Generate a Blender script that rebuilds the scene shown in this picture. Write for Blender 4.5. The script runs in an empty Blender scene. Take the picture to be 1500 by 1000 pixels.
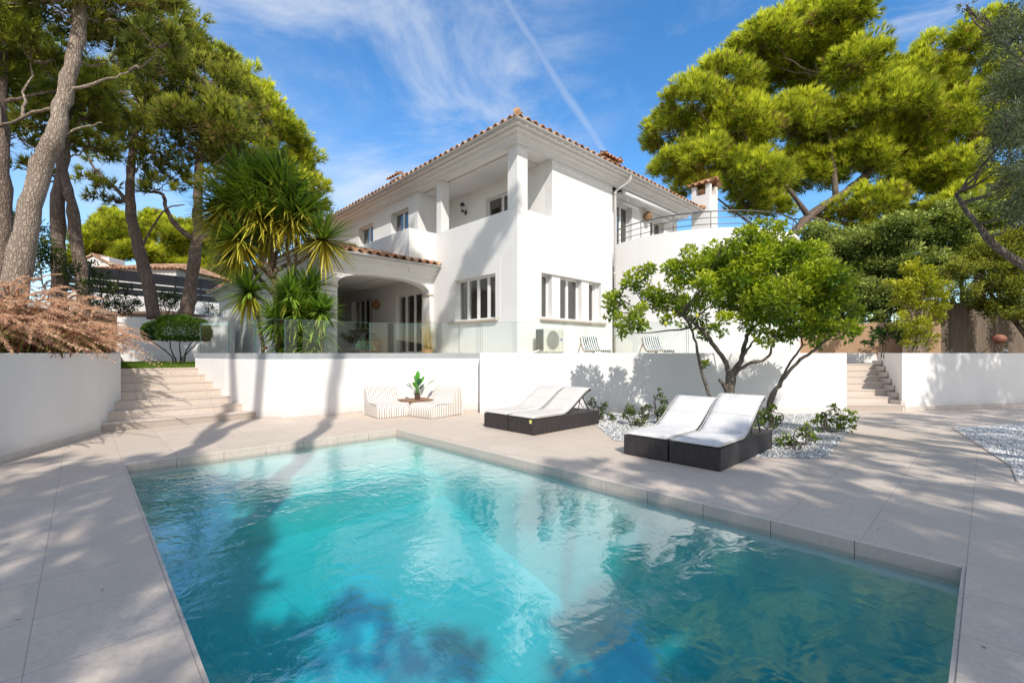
import bpy, math, random
import numpy as np
from mathutils import Vector, Matrix

C = bpy.context.scene.collection
R = math.radians
PI = math.pi
RX = math.radians(43.57)            # house and pool axes, turned from the survey frame
CA, SA = math.cos(RX), math.sin(RX)
EYE = 1.5
K = 662.0

def at(px, py, d):                  # survey point: sight line + measured distance -> world
    return Vector((d*(px-750)/K, d, EYE + d*(517-py)/K))
def gnd(px, py, z=0.0):
    d = K*(EYE-z)/(py-517)
    return Vector((d*(px-750)/K, d, z))
def G(a, b, z=0.0):                 # pool frame -> world
    return Vector((a*CA - b*SA, a*SA + b*CA, z))
HO = Vector((0.157, 13.0, 1.5))     # house corner
def H(a, b, z):
    return Vector((HO.x + a*CA - b*SA, HO.y + a*SA + b*CA, z))

# ------------------------------------------------------------------ tagging
def tag(o, label=None, cat=None, group=None, kind=None):
    if label: o['label'] = label
    if cat: o['category'] = cat
    if group: o['group'] = group
    if kind: o['kind'] = kind
    return o
def thing(name, label, cat, loc=(0, 0, 0), rz=0.0, group=None):
    o = bpy.data.objects.new(name, None); C.objects.link(o)
    o.empty_display_size = 0.2
    o.location = loc; o.rotation_euler = (0, 0, rz)
    return tag(o, label, cat, group)
def copy_tree(o, parent=None):
    c = o.copy(); C.objects.link(c); c.parent = parent
    for ch in list(o.children): copy_tree(ch, c)
    return c

# ------------------------------------------------------------------ mesh builder
class MB:
    def __init__(s): s.v = []; s.f = []; s.off = Vector((0, 0, 0))
    def add(s, vs, fs):
        n = len(s.v); s.v += [tuple(Vector(p)+s.off) for p in vs]
        s.f += [tuple(i+n for i in f) for f in fs]; return s
    def box(s, x0, x1, y0, y1, z0, z1):
        vs = [(x0,y0,z0),(x1,y0,z0),(x1,y1,z0),(x0,y1,z0),(x0,y0,z1),(x1,y0,z1),(x1,y1,z1),(x0,y1,z1)]
        return s.add(vs, [(3,2,1,0),(4,5,6,7),(0,1,5,4),(1,2,6,5),(2,3,7,6),(3,0,4,7)])
    def obox(s, c, ux, uy, uz):     # oriented box: centre and half vectors
        c, ux, uy, uz = map(Vector, (c, ux, uy, uz)); vs = []
        for z in (-1, 1):
            for x, y in ((-1,-1),(1,-1),(1,1),(-1,1)): vs.append(c+ux*x+uy*y+uz*z)
        return s.add(vs, [(3,2,1,0),(4,5,6,7),(0,1,5,4),(1,2,6,5),(2,3,7,6),(3,0,4,7)])
    def prism(s, poly, z0, z1):     # counter-clockwise polygon
        n = len(poly); vs = [(p[0],p[1],z0) for p in poly]+[(p[0],p[1],z1) for p in poly]
        fs = [tuple(range(n-1,-1,-1)), tuple(range(n,2*n))]
        fs += [(i,(i+1)%n,n+(i+1)%n,n+i) for i in range(n)]
        return s.add(vs, fs)
    def face(s, pts): return s.add(pts, [tuple(range(len(pts)))])
    def tube(s, path, rad, n=8, cap=True, squash=None):
        path = [Vector(p) for p in path]
        if not hasattr(rad, '__len__'): rad = [rad]*len(path)
        vs = []; fs = []; up = None
        for i, p in enumerate(path):
            t = (path[min(i+1,len(path)-1)]-path[max(i-1,0)])
            if t.length < 1e-9: t = Vector((0,0,1))
            t.normalize()
            if up is None: up = t.orthogonal().normalized()
            up = (up - t*up.dot(t)); 
            if up.length < 1e-6: up = t.orthogonal()
            up.normalize(); sd = t.cross(up)
            for k in range(n):
                a = 2*PI*k/n; vs.append(p + (up*math.cos(a)+sd*math.sin(a))*rad[i])
        for i in range(len(path)-1):
            for k in range(n):
                fs.append((i*n+k, i*n+(k+1)%n, (i+1)*n+(k+1)%n, (i+1)*n+k))
        if cap: fs += [tuple(range(n-1,-1,-1)), tuple(range((len(path)-1)*n, len(path)*n))]
        return s.add(vs, fs)
    def lathe(s, prof, n=20, c=(0,0,0)):
        vs = []; fs = []; c = Vector(c)
        for r, z in prof:
            for k in range(n):
                a = 2*PI*k/n; vs.append(c+Vector((r*math.cos(a), r*math.sin(a), z)))
        for i in range(len(prof)-1):
            for k in range(n): fs.append((i*n+k, i*n+(k+1)%n, (i+1)*n+(k+1)%n, (i+1)*n+k))
        fs += [tuple(range(n-1,-1,-1)), tuple(range((len(prof)-1)*n, len(prof)*n))]
        return s.add(vs, fs)
    def build(s, name, mat, parent=None, smooth=False, bevel=0, seg=2, loc=None, rz=None, sub=0, auto=None):
        me = bpy.data.meshes.new(name); me.from_pydata(s.v, [], s.f); me.validate()
        o = bpy.data.objects.new(name, me); C.objects.link(o)
        if mat: me.materials.append(mat)
        if smooth: me.polygons.foreach_set('use_smooth', [True]*len(me.polygons))
        if parent: o.parent = parent
        if loc is not None: o.location = loc
        if rz is not None: o.rotation_euler = (0, 0, rz)
        if bevel:
            m = o.modifiers.new('b', 'BEVEL'); m.width = bevel; m.segments = seg; m.limit_method = 'ANGLE'; m.angle_limit = R(40)
        if sub:
            m = o.modifiers.new('s', 'SUBSURF'); m.levels = sub; m.render_levels = sub
        return o

def grid_panel(mb, mp, s0, s1, z0, z1, th, ops):
    """wall slab with rectangular openings; mp(s, depth, z) -> point; outer face at depth 0"""
    S = sorted({s0, s1} | {min(max(v, s0), s1) for o in ops for v in o[:2]})
    Z = sorted({z0, z1} | {min(max(v, z0), z1) for o in ops for v in o[2:]})
    def solid(i, j):
        if i < 0 or j < 0 or i >= len(S)-1 or j >= len(Z)-1: return False
        x, z = (S[i]+S[i+1])/2, (Z[j]+Z[j+1])/2
        return not any(o[0] < x < o[1] and o[2] < z < o[3] for o in ops)
    for i in range(len(S)-1):
        for j in range(len(Z)-1):
            if not solid(i, j): continue
            a, b, c, d = S[i], S[i+1], Z[j], Z[j+1]
            q = lambda *p: mb.face([mp(*t) for t in p])
            q((a,0,c),(b,0,c),(b,0,d),(a,0,d)); q((a,th,d),(b,th,d),(b,th,c),(a,th,c))
            if not solid(i-1,j): q((a,0,c),(a,0,d),(a,th,d),(a,th,c))
            if not solid(i+1,j): q((b,0,d),(b,0,c),(b,th,c),(b,th,d))
            if not solid(i,j-1): q((a,0,c),(a,th,c),(b,th,c),(b,0,c))
            if not solid(i,j+1): q((a,0,d),(b,0,d),(b,th,d),(a,th,d))

def sweep(mb, path, prof, closed_prof=True):
    """prof = [(out, z)], path = [(x,y)] plan polyline, out is to the RIGHT of travel; mitred"""
    P = [Vector((p[0], p[1], 0)) for p in path]; n = len(prof); vs = []; fs = []
    for i, p in enumerate(P):
        d0 = (P[i]-P[i-1]).normalized() if i else (P[1]-P[0]).normalized()
        d1 = (P[i+1]-P[i]).normalized() if i < len(P)-1 else d0
        n0 = Vector((d0.y, -d0.x, 0)); n1 = Vector((d1.y, -d1.x, 0))
        m = (n0+n1); m = m/ max(0.3, (1+n0.dot(n1)))
        for o, z in prof: vs.append(p + m*o + Vector((0,0,z)))
    for i in range(len(P)-1):
        for k in range(n if closed_prof else n-1):
            fs.append((i*n+k, i*n+(k+1)%n, (i+1)*n+(k+1)%n, (i+1)*n+k))
    if closed_prof: fs += [tuple(range(n)), tuple(range(len(P)*n-1, (len(P)-1)*n-1, -1))]
    mb.add(vs, fs)

# ------------------------------------------------------------------ numpy foliage
class FM:
    def __init__(s): s.V = []; s.C = []; s.F = []; s.n = 0
    def add(s, V, F, Cc):
        V = np.asarray(V, np.float32).reshape(-1, 3); Cc = np.asarray(Cc, np.float32).reshape(-1, 3)
        if len(Cc) == 1: Cc = np.repeat(Cc, len(V), 0)
        F = np.asarray(F, np.int64); s.V.append(V); s.C.append(Cc); s.F.append(F+s.n); s.n += len(V)
    def build(s, name, mat, parent=None, origin=(0, 0, 0), smooth=False):
        me = bpy.data.meshes.new(name)
        V = np.concatenate(s.V) - np.asarray(origin, np.float32); Cc = np.concatenate(s.C)
        loops = np.concatenate([f.ravel() for f in s.F]); cnt = np.concatenate([np.full(len(f), f.shape[1]) for f in s.F])
        me.vertices.add(len(V)); me.vertices.foreach_set('co', V.ravel())
        me.loops.add(len(loops)); me.loops.foreach_set('vertex_index', loops.astype(np.int32))
        me.polygons.add(len(cnt)); st = np.concatenate([[0], np.cumsum(cnt)[:-1]])
        me.polygons.foreach_set('loop_start', st.astype(np.int32))
        if smooth: me.polygons.foreach_set('use_smooth', np.ones(len(cnt), bool))
        at_ = me.attributes.new('tint', 'FLOAT_COLOR', 'POINT')
        at_.data.foreach_set('color', np.concatenate([Cc, np.ones((len(Cc), 1), np.float32)], 1).ravel())
        me.update(calc_edges=True)
        o = bpy.data.objects.new(name, me); C.objects.link(o)
        if mat: me.materials.append(mat)
        if parent: o.parent = parent
        return o

def unit(v): return v/np.maximum(np.linalg.norm(v, axis=-1, keepdims=True), 1e-9)
def rsph(rg, n): return unit(rg.normal(size=(n, 3)))

def tufts(fm, rg, cen, dirs, nb, ln, wd, spread, col, tipcol=None):
    n = len(cen)
    d = unit(dirs[:, None, :] + spread*rsph(rg, n*nb).reshape(n, nb, 3))
    L = ln*rg.uniform(.65, 1.15, (n, nb, 1)); sd = unit(np.cross(d, rsph(rg, n*nb).reshape(n, nb, 3)))*wd/2
    c = cen[:, None, :]
    V = np.stack([c-sd+0*d, c+sd+0*d, c+d*L], 2).reshape(-1, 3)
    cc = np.repeat(col, nb, 0); 
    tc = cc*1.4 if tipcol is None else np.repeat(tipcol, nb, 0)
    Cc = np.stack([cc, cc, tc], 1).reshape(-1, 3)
    fm.add(V, np.arange(len(V)).reshape(-1, 3), Cc)

def leaves(fm, rg, cen, dirs, ln, wd, col, fold=.25, up=None):
    n = len(cen); d = unit(dirs)
    nr = rsph(rg, n)*.8 + (np.array([0, 0, 1.0]) if up is None else up)
    sd = unit(np.cross(d, nr)); nn = unit(np.cross(sd, d))
    L = ln*rg.uniform(.6, 1.2, (n, 1)); W = wd*rg.uniform(.7, 1.2, (n, 1))/2
    b = cen; t = cen+d*L - nn*L*.12; m = cen+d*L*.45
    V = np.stack([b, m+sd*W+nn*W*fold*2, t, m-sd*W+nn*W*fold*2], 1).reshape(-1, 3)
    i = np.arange(n)[:, None]*4
    F = np.concatenate([i+np.array([[0, 1, 2]]), i+np.array([[0, 2, 3]])])
    fm.add(V, F, np.repeat(col, 4, 0))

def mixcol(a, b, t): return np.asarray(a)[None]*(1-t[:, None]) + np.asarray(b)[None]*t[:, None]

def smooth_path(pts, k=4, jit=0.0, rg=None):
    P = [Vector(p) for p in pts]; out = []
    for i in range(len(P)-1):
        p0, p1, p2, p3 = P[max(i-1,0)], P[i], P[i+1], P[min(i+2,len(P)-1)]
        for j in range(k):
            t = j/k
            q = .5*((2*p1)+(p2-p0)*t+(2*p0-5*p1+4*p2-p3)*t*t+(3*p1-p0-3*p2+p3)*t**3)
            if jit and rg is not None and (i or j): q = q+Vector(rg.normal(size=3)*jit)
            out.append(q)
    out.append(P[-1]); return out
def limb(mb, pts, r0, r1, n=8, k=4, jit=0, rg=None):
    p = smooth_path(pts, k, jit, rg)
    m = len(p)-1
    rr = [r0+(r1-r0)*(i/m)**.85 for i in range(m+1)]
    if rg is not None: rr = [r*(1+.07*rg.normal()) for r in rr]
    mb.tube(p, rr, n); return p
# ------------------------------------------------------------------ materials
def nm(name):
    m = bpy.data.materials.new(name); m.use_nodes = True
    nt = m.node_tree; nt.nodes.clear(); return m, nt
class NT:
    def __init__(s, nt): s.t = nt
    def n(s, typ, **kw):
        x = s.t.nodes.new(typ)
        for k, v in kw.items():
            if k.startswith('i_'): 
                key = k[2:]; key = int(key) if key.isdigit() else key.replace('_', ' ')
                x.inputs[key].default_value = v
            else: setattr(x, k, v)
        return x
    def l(s, a, b): s.t.links.new(a, b)
def ramp(N, fac, stops):
    r = N.n('ShaderNodeValToRGB'); e = r.color_ramp.elements
    while len(e) < len(stops): e.new(.5)
    for i, (p, c) in enumerate(stops): e[i].position = p; e[i].color = (*c, 1)
    N.l(fac, r.inputs[0]); return r.outputs[0]
def rgbmix(N, fac, a, b, mode='MIX'):
    m = N.n('ShaderNodeMix', data_type='RGBA', blend_type=mode)
    for sock, v in ((m.inputs[0], fac), (m.inputs[6], a), (m.inputs[7], b)):
        if isinstance(v, (int, float)): sock.default_value = v
        elif isinstance(v, tuple): sock.default_value = (*v, 1)
        else: N.l(v, sock)
    return m.outputs[2]
def math_(N, op, a, b=None):
    m = N.n('ShaderNodeMath', operation=op)
    for i, v in enumerate((a, b)):
        if v is None: continue
        if isinstance(v, (int, float)): m.inputs[i].default_value = v
        else: N.l(v, m.inputs[i])
    return m.outputs[0]
def noise(N, scale, detail=4, rough=.5, vec=None, dist=0):
    x = N.n('ShaderNodeTexNoise'); x.inputs['Scale'].default_value = scale; x.inputs['Detail'].default_value = detail
    x.inputs['Roughness'].default_value = rough; x.inputs['Distortion'].default_value = dist
    if vec is not None: N.l(vec, x.inputs['Vector'])
    return x.outputs['Fac']
def objco(N): return N.n('ShaderNodeTexCoord').outputs['Object']
def mapped(N, vec, scale=(1,1,1), rot=(0,0,0)):
    m = N.n('ShaderNodeMapping'); m.inputs['Scale'].default_value = scale; m.inputs['Rotation'].default_value = rot
    N.l(vec, m.inputs[0]); return m.outputs[0]
def bump(N, h, strength, dist=.01, nrm=None):
    b = N.n('ShaderNodeBump'); b.inputs['Strength'].default_value = strength; b.inputs['Distance'].default_value = dist
    N.l(h, b.inputs['Height'])
    if nrm is not None: N.l(nrm, b.inputs['Normal'])
    return b.outputs[0]
def pbsdf(N, col, rough=.6, nrm=None, spec=.4, metal=0):
    p = N.n('ShaderNodeBsdfPrincipled'); p.inputs['Specular IOR Level'].default_value = spec; p.inputs['Metallic'].default_value = metal
    for k, v in (('Base Color', col), ('Roughness', rough)):
        if isinstance(v, tuple): p.inputs[k].default_value = (*v, 1)
        elif isinstance(v, (int, float)): p.inputs[k].default_value = v
        else: N.l(v, p.inputs[k])
    if nrm is not None: N.l(nrm, p.inputs['Normal'])
    return p.outputs[0]
def out(N, s, vol=None):
    o = N.n('ShaderNodeOutputMaterial'); N.l(s, o.inputs[0])
    if vol is not None: N.l(vol, o.inputs[1])

def simple(name, c0, c1=None, rough=.6, scale=8, bmp=.15, bscale=60, spec=.35, metal=0, bd=.004):
    m, nt = nm(name); N = NT(nt); v = objco(N)
    c1 = c1 or tuple(x*.82 for x in c0)
    f = noise(N, scale, 5, .6, v)
    col = ramp(N, f, [(.3, c1), (.7, c0)])
    nr = bump(N, noise(N, bscale, 3, .6, v), bmp, bd) if bmp else None
    out(N, pbsdf(N, col, rough, nr, spec, metal)); return m

def stucco(name, base=(.76, .75, .735)):
    m, nt = nm(name); N = NT(nt); v = objco(N)
    f = noise(N, .9, 6, .6, v); f2 = noise(N, 6, 5, .65, v)
    st = noise(N, 1.0, 4, .6, mapped(N, v, (5, 5, .35)))
    c = ramp(N, f, [(.25, tuple(x*.93 for x in base)), (.6, base)])
    c = rgbmix(N, ramp(N, st, [(.55, (0,0,0)), (.85, (.22,.22,.22))]), c, tuple(x*.8 for x in base))
    c = rgbmix(N, ramp(N, f2, [(.5, (0,0,0)), (.8, (.10,.10,.10))]), c, (.70, .69, .66))
    if name.startswith('garden'):
        s = N.n('ShaderNodeSeparateXYZ'); N.l(v, s.inputs[0]); mr = N.n('ShaderNodeMapRange', interpolation_type='SMOOTHSTEP'); N.l(math_(N, 'ADD', s.outputs[2], math_(N, 'MULTIPLY', noise(N, 4, 6, .7, v), -.35)), mr.inputs[0])
        mr.inputs[1].default_value = .12; mr.inputs[2].default_value = -.12; mr.inputs[4].default_value = .42; c = rgbmix(N, mr.outputs[0], c, (.50,.45,.40))
    h = math_(N, 'ADD', math_(N, 'MULTIPLY', noise(N, 90, 3, .6, v), .35), math_(N, 'MULTIPLY', noise(N, 3.0, 3, .5, v), 2.2))
    out(N, pbsdf(N, c, .82, bump(N, h, .22, .006), .25)); return m

def stone_deck(name, base=(.68, .58, .485), bw=.6, bh=.6, msize=.0035, off=.0, dirt=.5):
    m, nt = nm(name); N = NT(nt); v = objco(N)
    b = N.n('ShaderNodeTexBrick'); b.offset = off; b.squash = 1
    for k, x in (('Scale', 1.0), ('Mortar Size', msize), ('Mortar Smooth', .3), ('Bias', 0.0), ('Brick Width', bw), ('Row Height', bh)):
        b.inputs[k].default_value = x
    b.inputs['Color1'].default_value = (.0,.0,.0,1); b.inputs['Color2'].default_value = (1,1,1,1); b.inputs['Mortar'].default_value = (.5,.5,.5,1)
    N.l(v, b.inputs['Vector'])
    tile = rgbmix(N, b.outputs['Color'], tuple(x*.88 for x in base), tuple(x*1.07 for x in base))
    f = noise(N, 2.2, 8, .65, v, .4); f2 = noise(N, 26, 6, .7, v); f3 = noise(N, .35, 4, .6, v)
    c = rgbmix(N, ramp(N, f, [(.35, (.75,.75,.75)), (.65, (0,0,0))]), tile, tuple(x*.82 for x in base))
    c = rgbmix(N, ramp(N, f2, [(.40, (.75,.75,.75)), (.6, (0,0,0))]), c, tuple(x*.78 for x in base))
    c = rgbmix(N, ramp(N, f3, [(.45, (0,0,0)), (.7, (dirt,)*3)]), c, (base[0]*.86, base[1]*.83, base[2]*.78))
    sp = noise(N, 150, 2, .5, v)
    c = rgbmix(N, ramp(N, sp, [(.66, (0,0,0)), (.72, (.6,.6,.6))]), c, tuple(x*.58 for x in base))
    c = rgbmix(N, b.outputs['Fac'], c, tuple(x*.60 for x in base))
    h = math_(N, 'SUBTRACT', math_(N, 'MULTIPLY', f2, .25), b.outputs['Fac'])
    out(N, pbsdf(N, c, .62, bump(N, h, .35, .004), .35)); return m

def foliage(name, trans=.35, rough=.55, spec=.2, tr_col=(1.0, 1.05, .45)):
    m, nt = nm(name); N = NT(nt)
    a = N.n('ShaderNodeAttribute', attribute_name='tint').outputs['Color']
    d = pbsdf(N, a, rough, None, spec)
    t = N.n('ShaderNodeBsdfTranslucent'); N.l(rgbmix(N, 1.0, a, tr_col, 'MULTIPLY'), t.inputs[0])
    mx = N.n('ShaderNodeMixShader'); mx.inputs[0].default_value = trans
    N.l(d, mx.inputs[1]); N.l(t.outputs[0], mx.inputs[2]); out(N, mx.outputs[0]); return m

def bark(name, c0, c1, zs=1.0):
    m, nt = nm(name); N = NT(nt); v = mapped(N, objco(N), (1, 1, .35*zs))
    wv = N.n('ShaderNodeVectorMath', operation='ADD'); N.l(v, wv.inputs[0]); dn = N.n('ShaderNodeTexNoise'); dn.inputs['Scale'].default_value = 9; N.l(v, dn.inputs['Vector'])
    ms = N.n('ShaderNodeVectorMath', operation='SCALE'); ms.inputs['Scale'].default_value = .12; N.l(dn.outputs['Color'], ms.inputs[0]); N.l(ms.outputs[0], wv.inputs[1])
    vo = N.n('ShaderNodeTexVoronoi', feature='DISTANCE_TO_EDGE'); vo.inputs['Scale'].default_value = 21; N.l(wv.outputs[0], vo.inputs[0])
    f = noise(N, 11, 8, .7, v); f2 = noise(N, 2.2, 4, .6, v); e = ramp(N, vo.outputs[0], [(.0, (.25,.25,.25)), (.22, (1,1,1))])
    c = ramp(N, f, [(.32, c1), (.66, c0)]); c = rgbmix(N, ramp(N, f2, [(.4,(0,0,0)),(.65,(.5,.5,.5))]), c, c1); c = rgbmix(N, e, tuple(x*.6 for x in c1), c)
    h = math_(N, 'ADD', math_(N, 'MULTIPLY', e, .7), f)
    out(N, pbsdf(N, c, .9, bump(N, h, .9, .03), .15)); return m

def clear_glass(name, tint, ior=1.5, extra=0.0, rough=0.0):
    m, nt = nm(name); N = NT(nt)
    f0 = ((ior-1)/(ior+1))**2; lw = N.n('ShaderNodeLayerWeight'); lw.inputs[0].default_value = .5
    sch = math_(N, 'ADD', math_(N, 'MULTIPLY', math_(N, 'POWER', lw.outputs['Facing'], 5.0), 1-f0), f0+extra)
    t = N.n('ShaderNodeBsdfTransparent'); t.inputs[0].default_value = (*tint, 1)
    g = N.n('ShaderNodeBsdfGlossy'); g.inputs['Roughness'].default_value = rough; g.inputs[0].default_value = (.95,.97,1,1)
    mx = N.n('ShaderNodeMixShader'); fac = sch
    N.l(fac, mx.inputs[0]); N.l(t.outputs[0], mx.inputs[1]); N.l(g.outputs[0], mx.inputs[2]); out(N, mx.outputs[0]); return m

M = {}
M['white'] = stucco('white_stucco')
M['white2'] = stucco('garden_wall_stucco', (.75, .74, .725))
M['porch'] = stucco('porch_ceiling', (.86, .845, .82))
M['paint'] = simple('white_paint', (.80,.80,.79), (.75,.75,.74), .4, 3, .05, 40)
M['deck'] = stone_deck('limestone_deck')
M['step'] = stone_deck('limestone_step', (.66,.57,.495), 1.3, 3.0, .004, .5, .3)
M['skirt'] = simple('stone_skirting', (.58,.52,.47), (.50,.445,.40), .7, 5, .2, 50)
M['sill'] = simple('stone_sill', (.50,.44,.36), (.40,.35,.28), .8, 9, .3, 60)
M['soil'] = simple('dry_soil', (.24,.15,.09), (.11,.07,.045), .95, 1.6, .9, 22, .1, 0, .04)
M['ground'] = simple('dry_grass_ground', (.20,.18,.09), (.12,.11,.055), .95, .6, .8, 14, .1, 0, .05)
M['terrace'] = stone_deck('terrace_paving', (.70,.65,.59), .6, .6, .005, 0)
M['tile'] = None
M['gutter'] = simple('painted_metal_gutter', (.52,.51,.49), (.42,.41,.39), .4, 3, .05, 30, .5)
M['iron'] = simple('dark_iron', (.05,.05,.052), (.035,.035,.035), .5, 6, .1, 40, .5)
M['rail'] = simple('grey_steel', (.16,.16,.165), (.12,.12,.12), .35, 6, .05, 40, .5, .6)
M['channel'] = simple('grey_channel', (.36,.38,.39), (.31,.33,.34), .45, 4, .05, 40)
M['frame'] = simple('white_window_frame', (.78,.78,.77), (.74,.74,.73), .35, 3, 0, 40)
M['darkroom'] = simple('dim_room', (.46,.41,.37), (.34,.30,.27), .9, 2, 0)
M['curtain'] = simple('pale_curtain', (.62,.62,.60), (.5,.5,.49), .9, 12, .1, 30)
M['glass'] = clear_glass('window_glass', (.80,.80,.79), 1.52, .13)
M['railglass'] = clear_glass('balustrade_glass', (.93,.965,.955), 1.4, .0)
M['glassedge'] = simple('glass_edge', (.10,.18,.16), (.07,.13,.12), .2, 5, 0)
M['wood'] = simple('teak', (.30,.15,.075), (.20,.095,.05), .6, 7, .2, 40)
M['woodlight'] = simple('light_wood', (.40,.24,.12), (.30,.17,.08), .6, 7, .2, 40)
M['acbody'] = simple('cream_plastic', (.66,.645,.57), (.60,.585,.51), .45, 4, .04, 30)
M['acdark'] = simple('grey_fins', (.12,.12,.115), (.07,.07,.07), .5, 30, .3, 80)
M['acgrille'] = simple('grey_grille', (.40,.40,.37), (.33,.33,.30), .5, 20, .2, 80)
M['blue'] = simple('blue_badge', (.03,.12,.42), (.025,.10,.38), .4, 4, 0)
M['badgewhite'] = simple('badge_white', (.8,.8,.8), None, .5, 4, 0)
M['matt'] = simple('cream_mattress_cloth', (.66,.63,.59), (.60,.57,.53), .9, 6, .35, 140, .15)
M['matt2'] = simple('white_mattress_cloth', (.70,.69,.68), (.62,.61,.60), .9, 6, .35, 140, .15)
M['seam'] = simple('mattress_seam_cloth', (.60,.58,.55), (.5,.48,.46), .9, 9, .2, 120, .15)
M['yellow'] = simple('yellow_tag', (.75,.70,.10), (.62,.58,.08), .6, 30, 0)
M['pot'] = simple('brown_pot', (.10,.055,.035), (.07,.04,.025), .5, 10, .2, 40)
M['terracotta'] = simple('terracotta_pot', (.42,.17,.11), (.30,.12,.08), .7, 8, .3, 40)
M['woven'] = simple('woven_rattan', (.34,.20,.10), (.16,.09,.045), .8, 40, .9, 60)
M['cushdark'] = simple('charcoal_cushion', (.045,.045,.05), (.03,.03,.035), .9, 8, .3, 90)
M['cushteal'] = simple('grey_blue_cushion', (.26,.33,.36), (.20,.26,.29), .9, 8, .3, 90)
M['tan'] = simple('ochre_wall', (.44,.285,.175), (.37,.235,.14), .85, 2, .3, 50)
M['slat'] = simple('dark_slat', (.020,.022,.03), (.012,.012,.016), .6, 3, .1, 30)
M['fruit'] = simple('lemon_rind', (.52,.46,.05), (.30,.36,.05), .45, 6, .3, 90)
M['red'] = simple('red_cap', (.55,.04,.02), (.4,.03,.02), .5, 6, 0)
M['bark_pine'] = bark('pine_bark', (.34,.265,.215), (.17,.125,.10))
M['bark_light'] = bark('pale_pine_bark', (.50,.41,.34), (.30,.235,.185))
M['bark_dark'] = bark('dark_bark', (.17,.135,.11), (.08,.06,.05))
M['bark_grey'] = bark('grey_bark', (.27,.235,.20), (.14,.12,.10))
M['bark_yucca'] = bark('yucca_bark', (.36,.27,.19), (.19,.135,.095), 3)
M['needle'] = foliage('pine_needles', .52)
M['leaf'] = foliage('citrus_leaves', .45, .38, .45)
M['leafdull'] = foliage('dull_leaves', .28, .6, .2)
M['sword'] = foliage('yucca_leaves', .25, .4, .4)
M['grassy'] = foliage('grass_blades', .35, .7, .15, (1.0,.95,.7))
M['petal'] = foliage('glossy_plant', .3, .3, .5)

def tile_mat():
    m, nt = nm('terracotta_roof_tiles'); N = NT(nt); v = objco(N)
    vo = N.n('ShaderNodeTexVoronoi'); vo.inputs['Scale'].default_value = 3.2; N.l(v, vo.inputs[0])
    hs = N.n('ShaderNodeSeparateColor'); N.l(vo.outputs['Color'], hs.inputs[0])
    c = ramp(N, hs.outputs[0], [(.0, (.24,.11,.06)), (.35, (.40,.20,.11)), (.65, (.50,.29,.17)), (1, (.58,.41,.28))])
    f = noise(N, 9, 6, .65, v)
    c = rgbmix(N, ramp(N, f, [(.5, (0,0,0)), (.75, (.6,.6,.6))]), c, (.20,.125,.085))
    out(N, pbsdf(N, c, .85, bump(N, noise(N, 45, 4, .6, v), .5, .01), .2)); return m
M['tile'] = tile_mat()

def stripe_mat(name, axis, period, duty, c0, c1, soft=.08):
    m, nt = nm(name); N = NT(nt); v = objco(N)
    s = N.n('ShaderNodeSeparateXYZ'); N.l(v, s.inputs[0])
    w = noise(N, 5, 2, .5, v)
    x = math_(N, 'ADD', math_(N, 'DIVIDE', s.outputs[axis], period), math_(N, 'MULTIPLY', w, .12))
    if name.startswith('striped_pouf'):
        sn = N.n('ShaderNodeSeparateXYZ'); N.l(N.n('ShaderNodeTexCoord').outputs['Normal'], sn.inputs[0])
        sd = math_(N, 'GREATER_THAN', math_(N, 'ABSOLUTE', sn.outputs[1]), .6); x2 = math_(N, 'DIVIDE', s.outputs[0], period)
        mxx = N.n('ShaderNodeMix', data_type='FLOAT'); N.l(sd, mxx.inputs[0]); N.l(x, mxx.inputs[2]); N.l(x2, mxx.inputs[3]); x = mxx.outputs[0]
    f = math_(N, 'FRACT', math_(N, 'ADD', x, 50.0))
    col = ramp(N, f, [(0, c1), (duty, c1), (min(duty+soft, .98), c0), (1.0-soft*.6, c0)])
    wv = noise(N, 220, 2, .5, v)
    out(N, pbsdf(N, col, .9, bump(N, math_(N, 'ADD', wv, math_(N, 'MULTIPLY', noise(N, 7, 3, .5, v), 4)), .3, .006), .15)); return m
M['pouf'] = stripe_mat('striped_pouf_cloth', 1, .058, .36, (.80,.785,.755), (.36,.285,.215))
M['deckchair'] = stripe_mat('black_white_stripes', 1, .098, .45, (.74,.74,.74), (.035,.04,.055), .04)
M['cushstripe'] = stripe_mat('striped_cushion', 0, .17, .55, (.42,.47,.46), (.05,.055,.06), .05)
M['cushdiag'] = stripe_mat('black_white_cushion', 0, .09, .5, (.62,.62,.58), (.04,.04,.045), .05)

def wicker_mat():
    m, nt = nm('dark_wicker'); N = NT(nt); v = objco(N)
    s = N.n('ShaderNodeSeparateXYZ'); N.l(v, s.inputs[0])
    u = math_(N, 'ADD', s.outputs[0], s.outputs[1])
    a = math_(N, 'SINE', math_(N, 'MULTIPLY', u, 2*PI/.045)); b = math_(N, 'SINE', math_(N, 'MULTIPLY', s.outputs[2], 2*PI/.017))
    h = math_(N, 'MULTIPLY', a, b)
    st = math_(N, 'ADD', math_(N, 'MULTIPLY', h, .5), .5)
    n1 = noise(N, 5, 4, .6, mapped(N, v, (6, 6, 1)))
    c = rgbmix(N, ramp(N, n1, [(.35,(0,0,0)),(.65,(1,1,1))]), (.040,.035,.035), (.105,.093,.092)); c = rgbmix(N, math_(N, 'MULTIPLY', st, .55), (.03,.026,.026), c)
    out(N, pbsdf(N, c, .5, bump(N, h, .6, .006), .4)); return m
M['wicker'] = wicker_mat()

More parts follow.
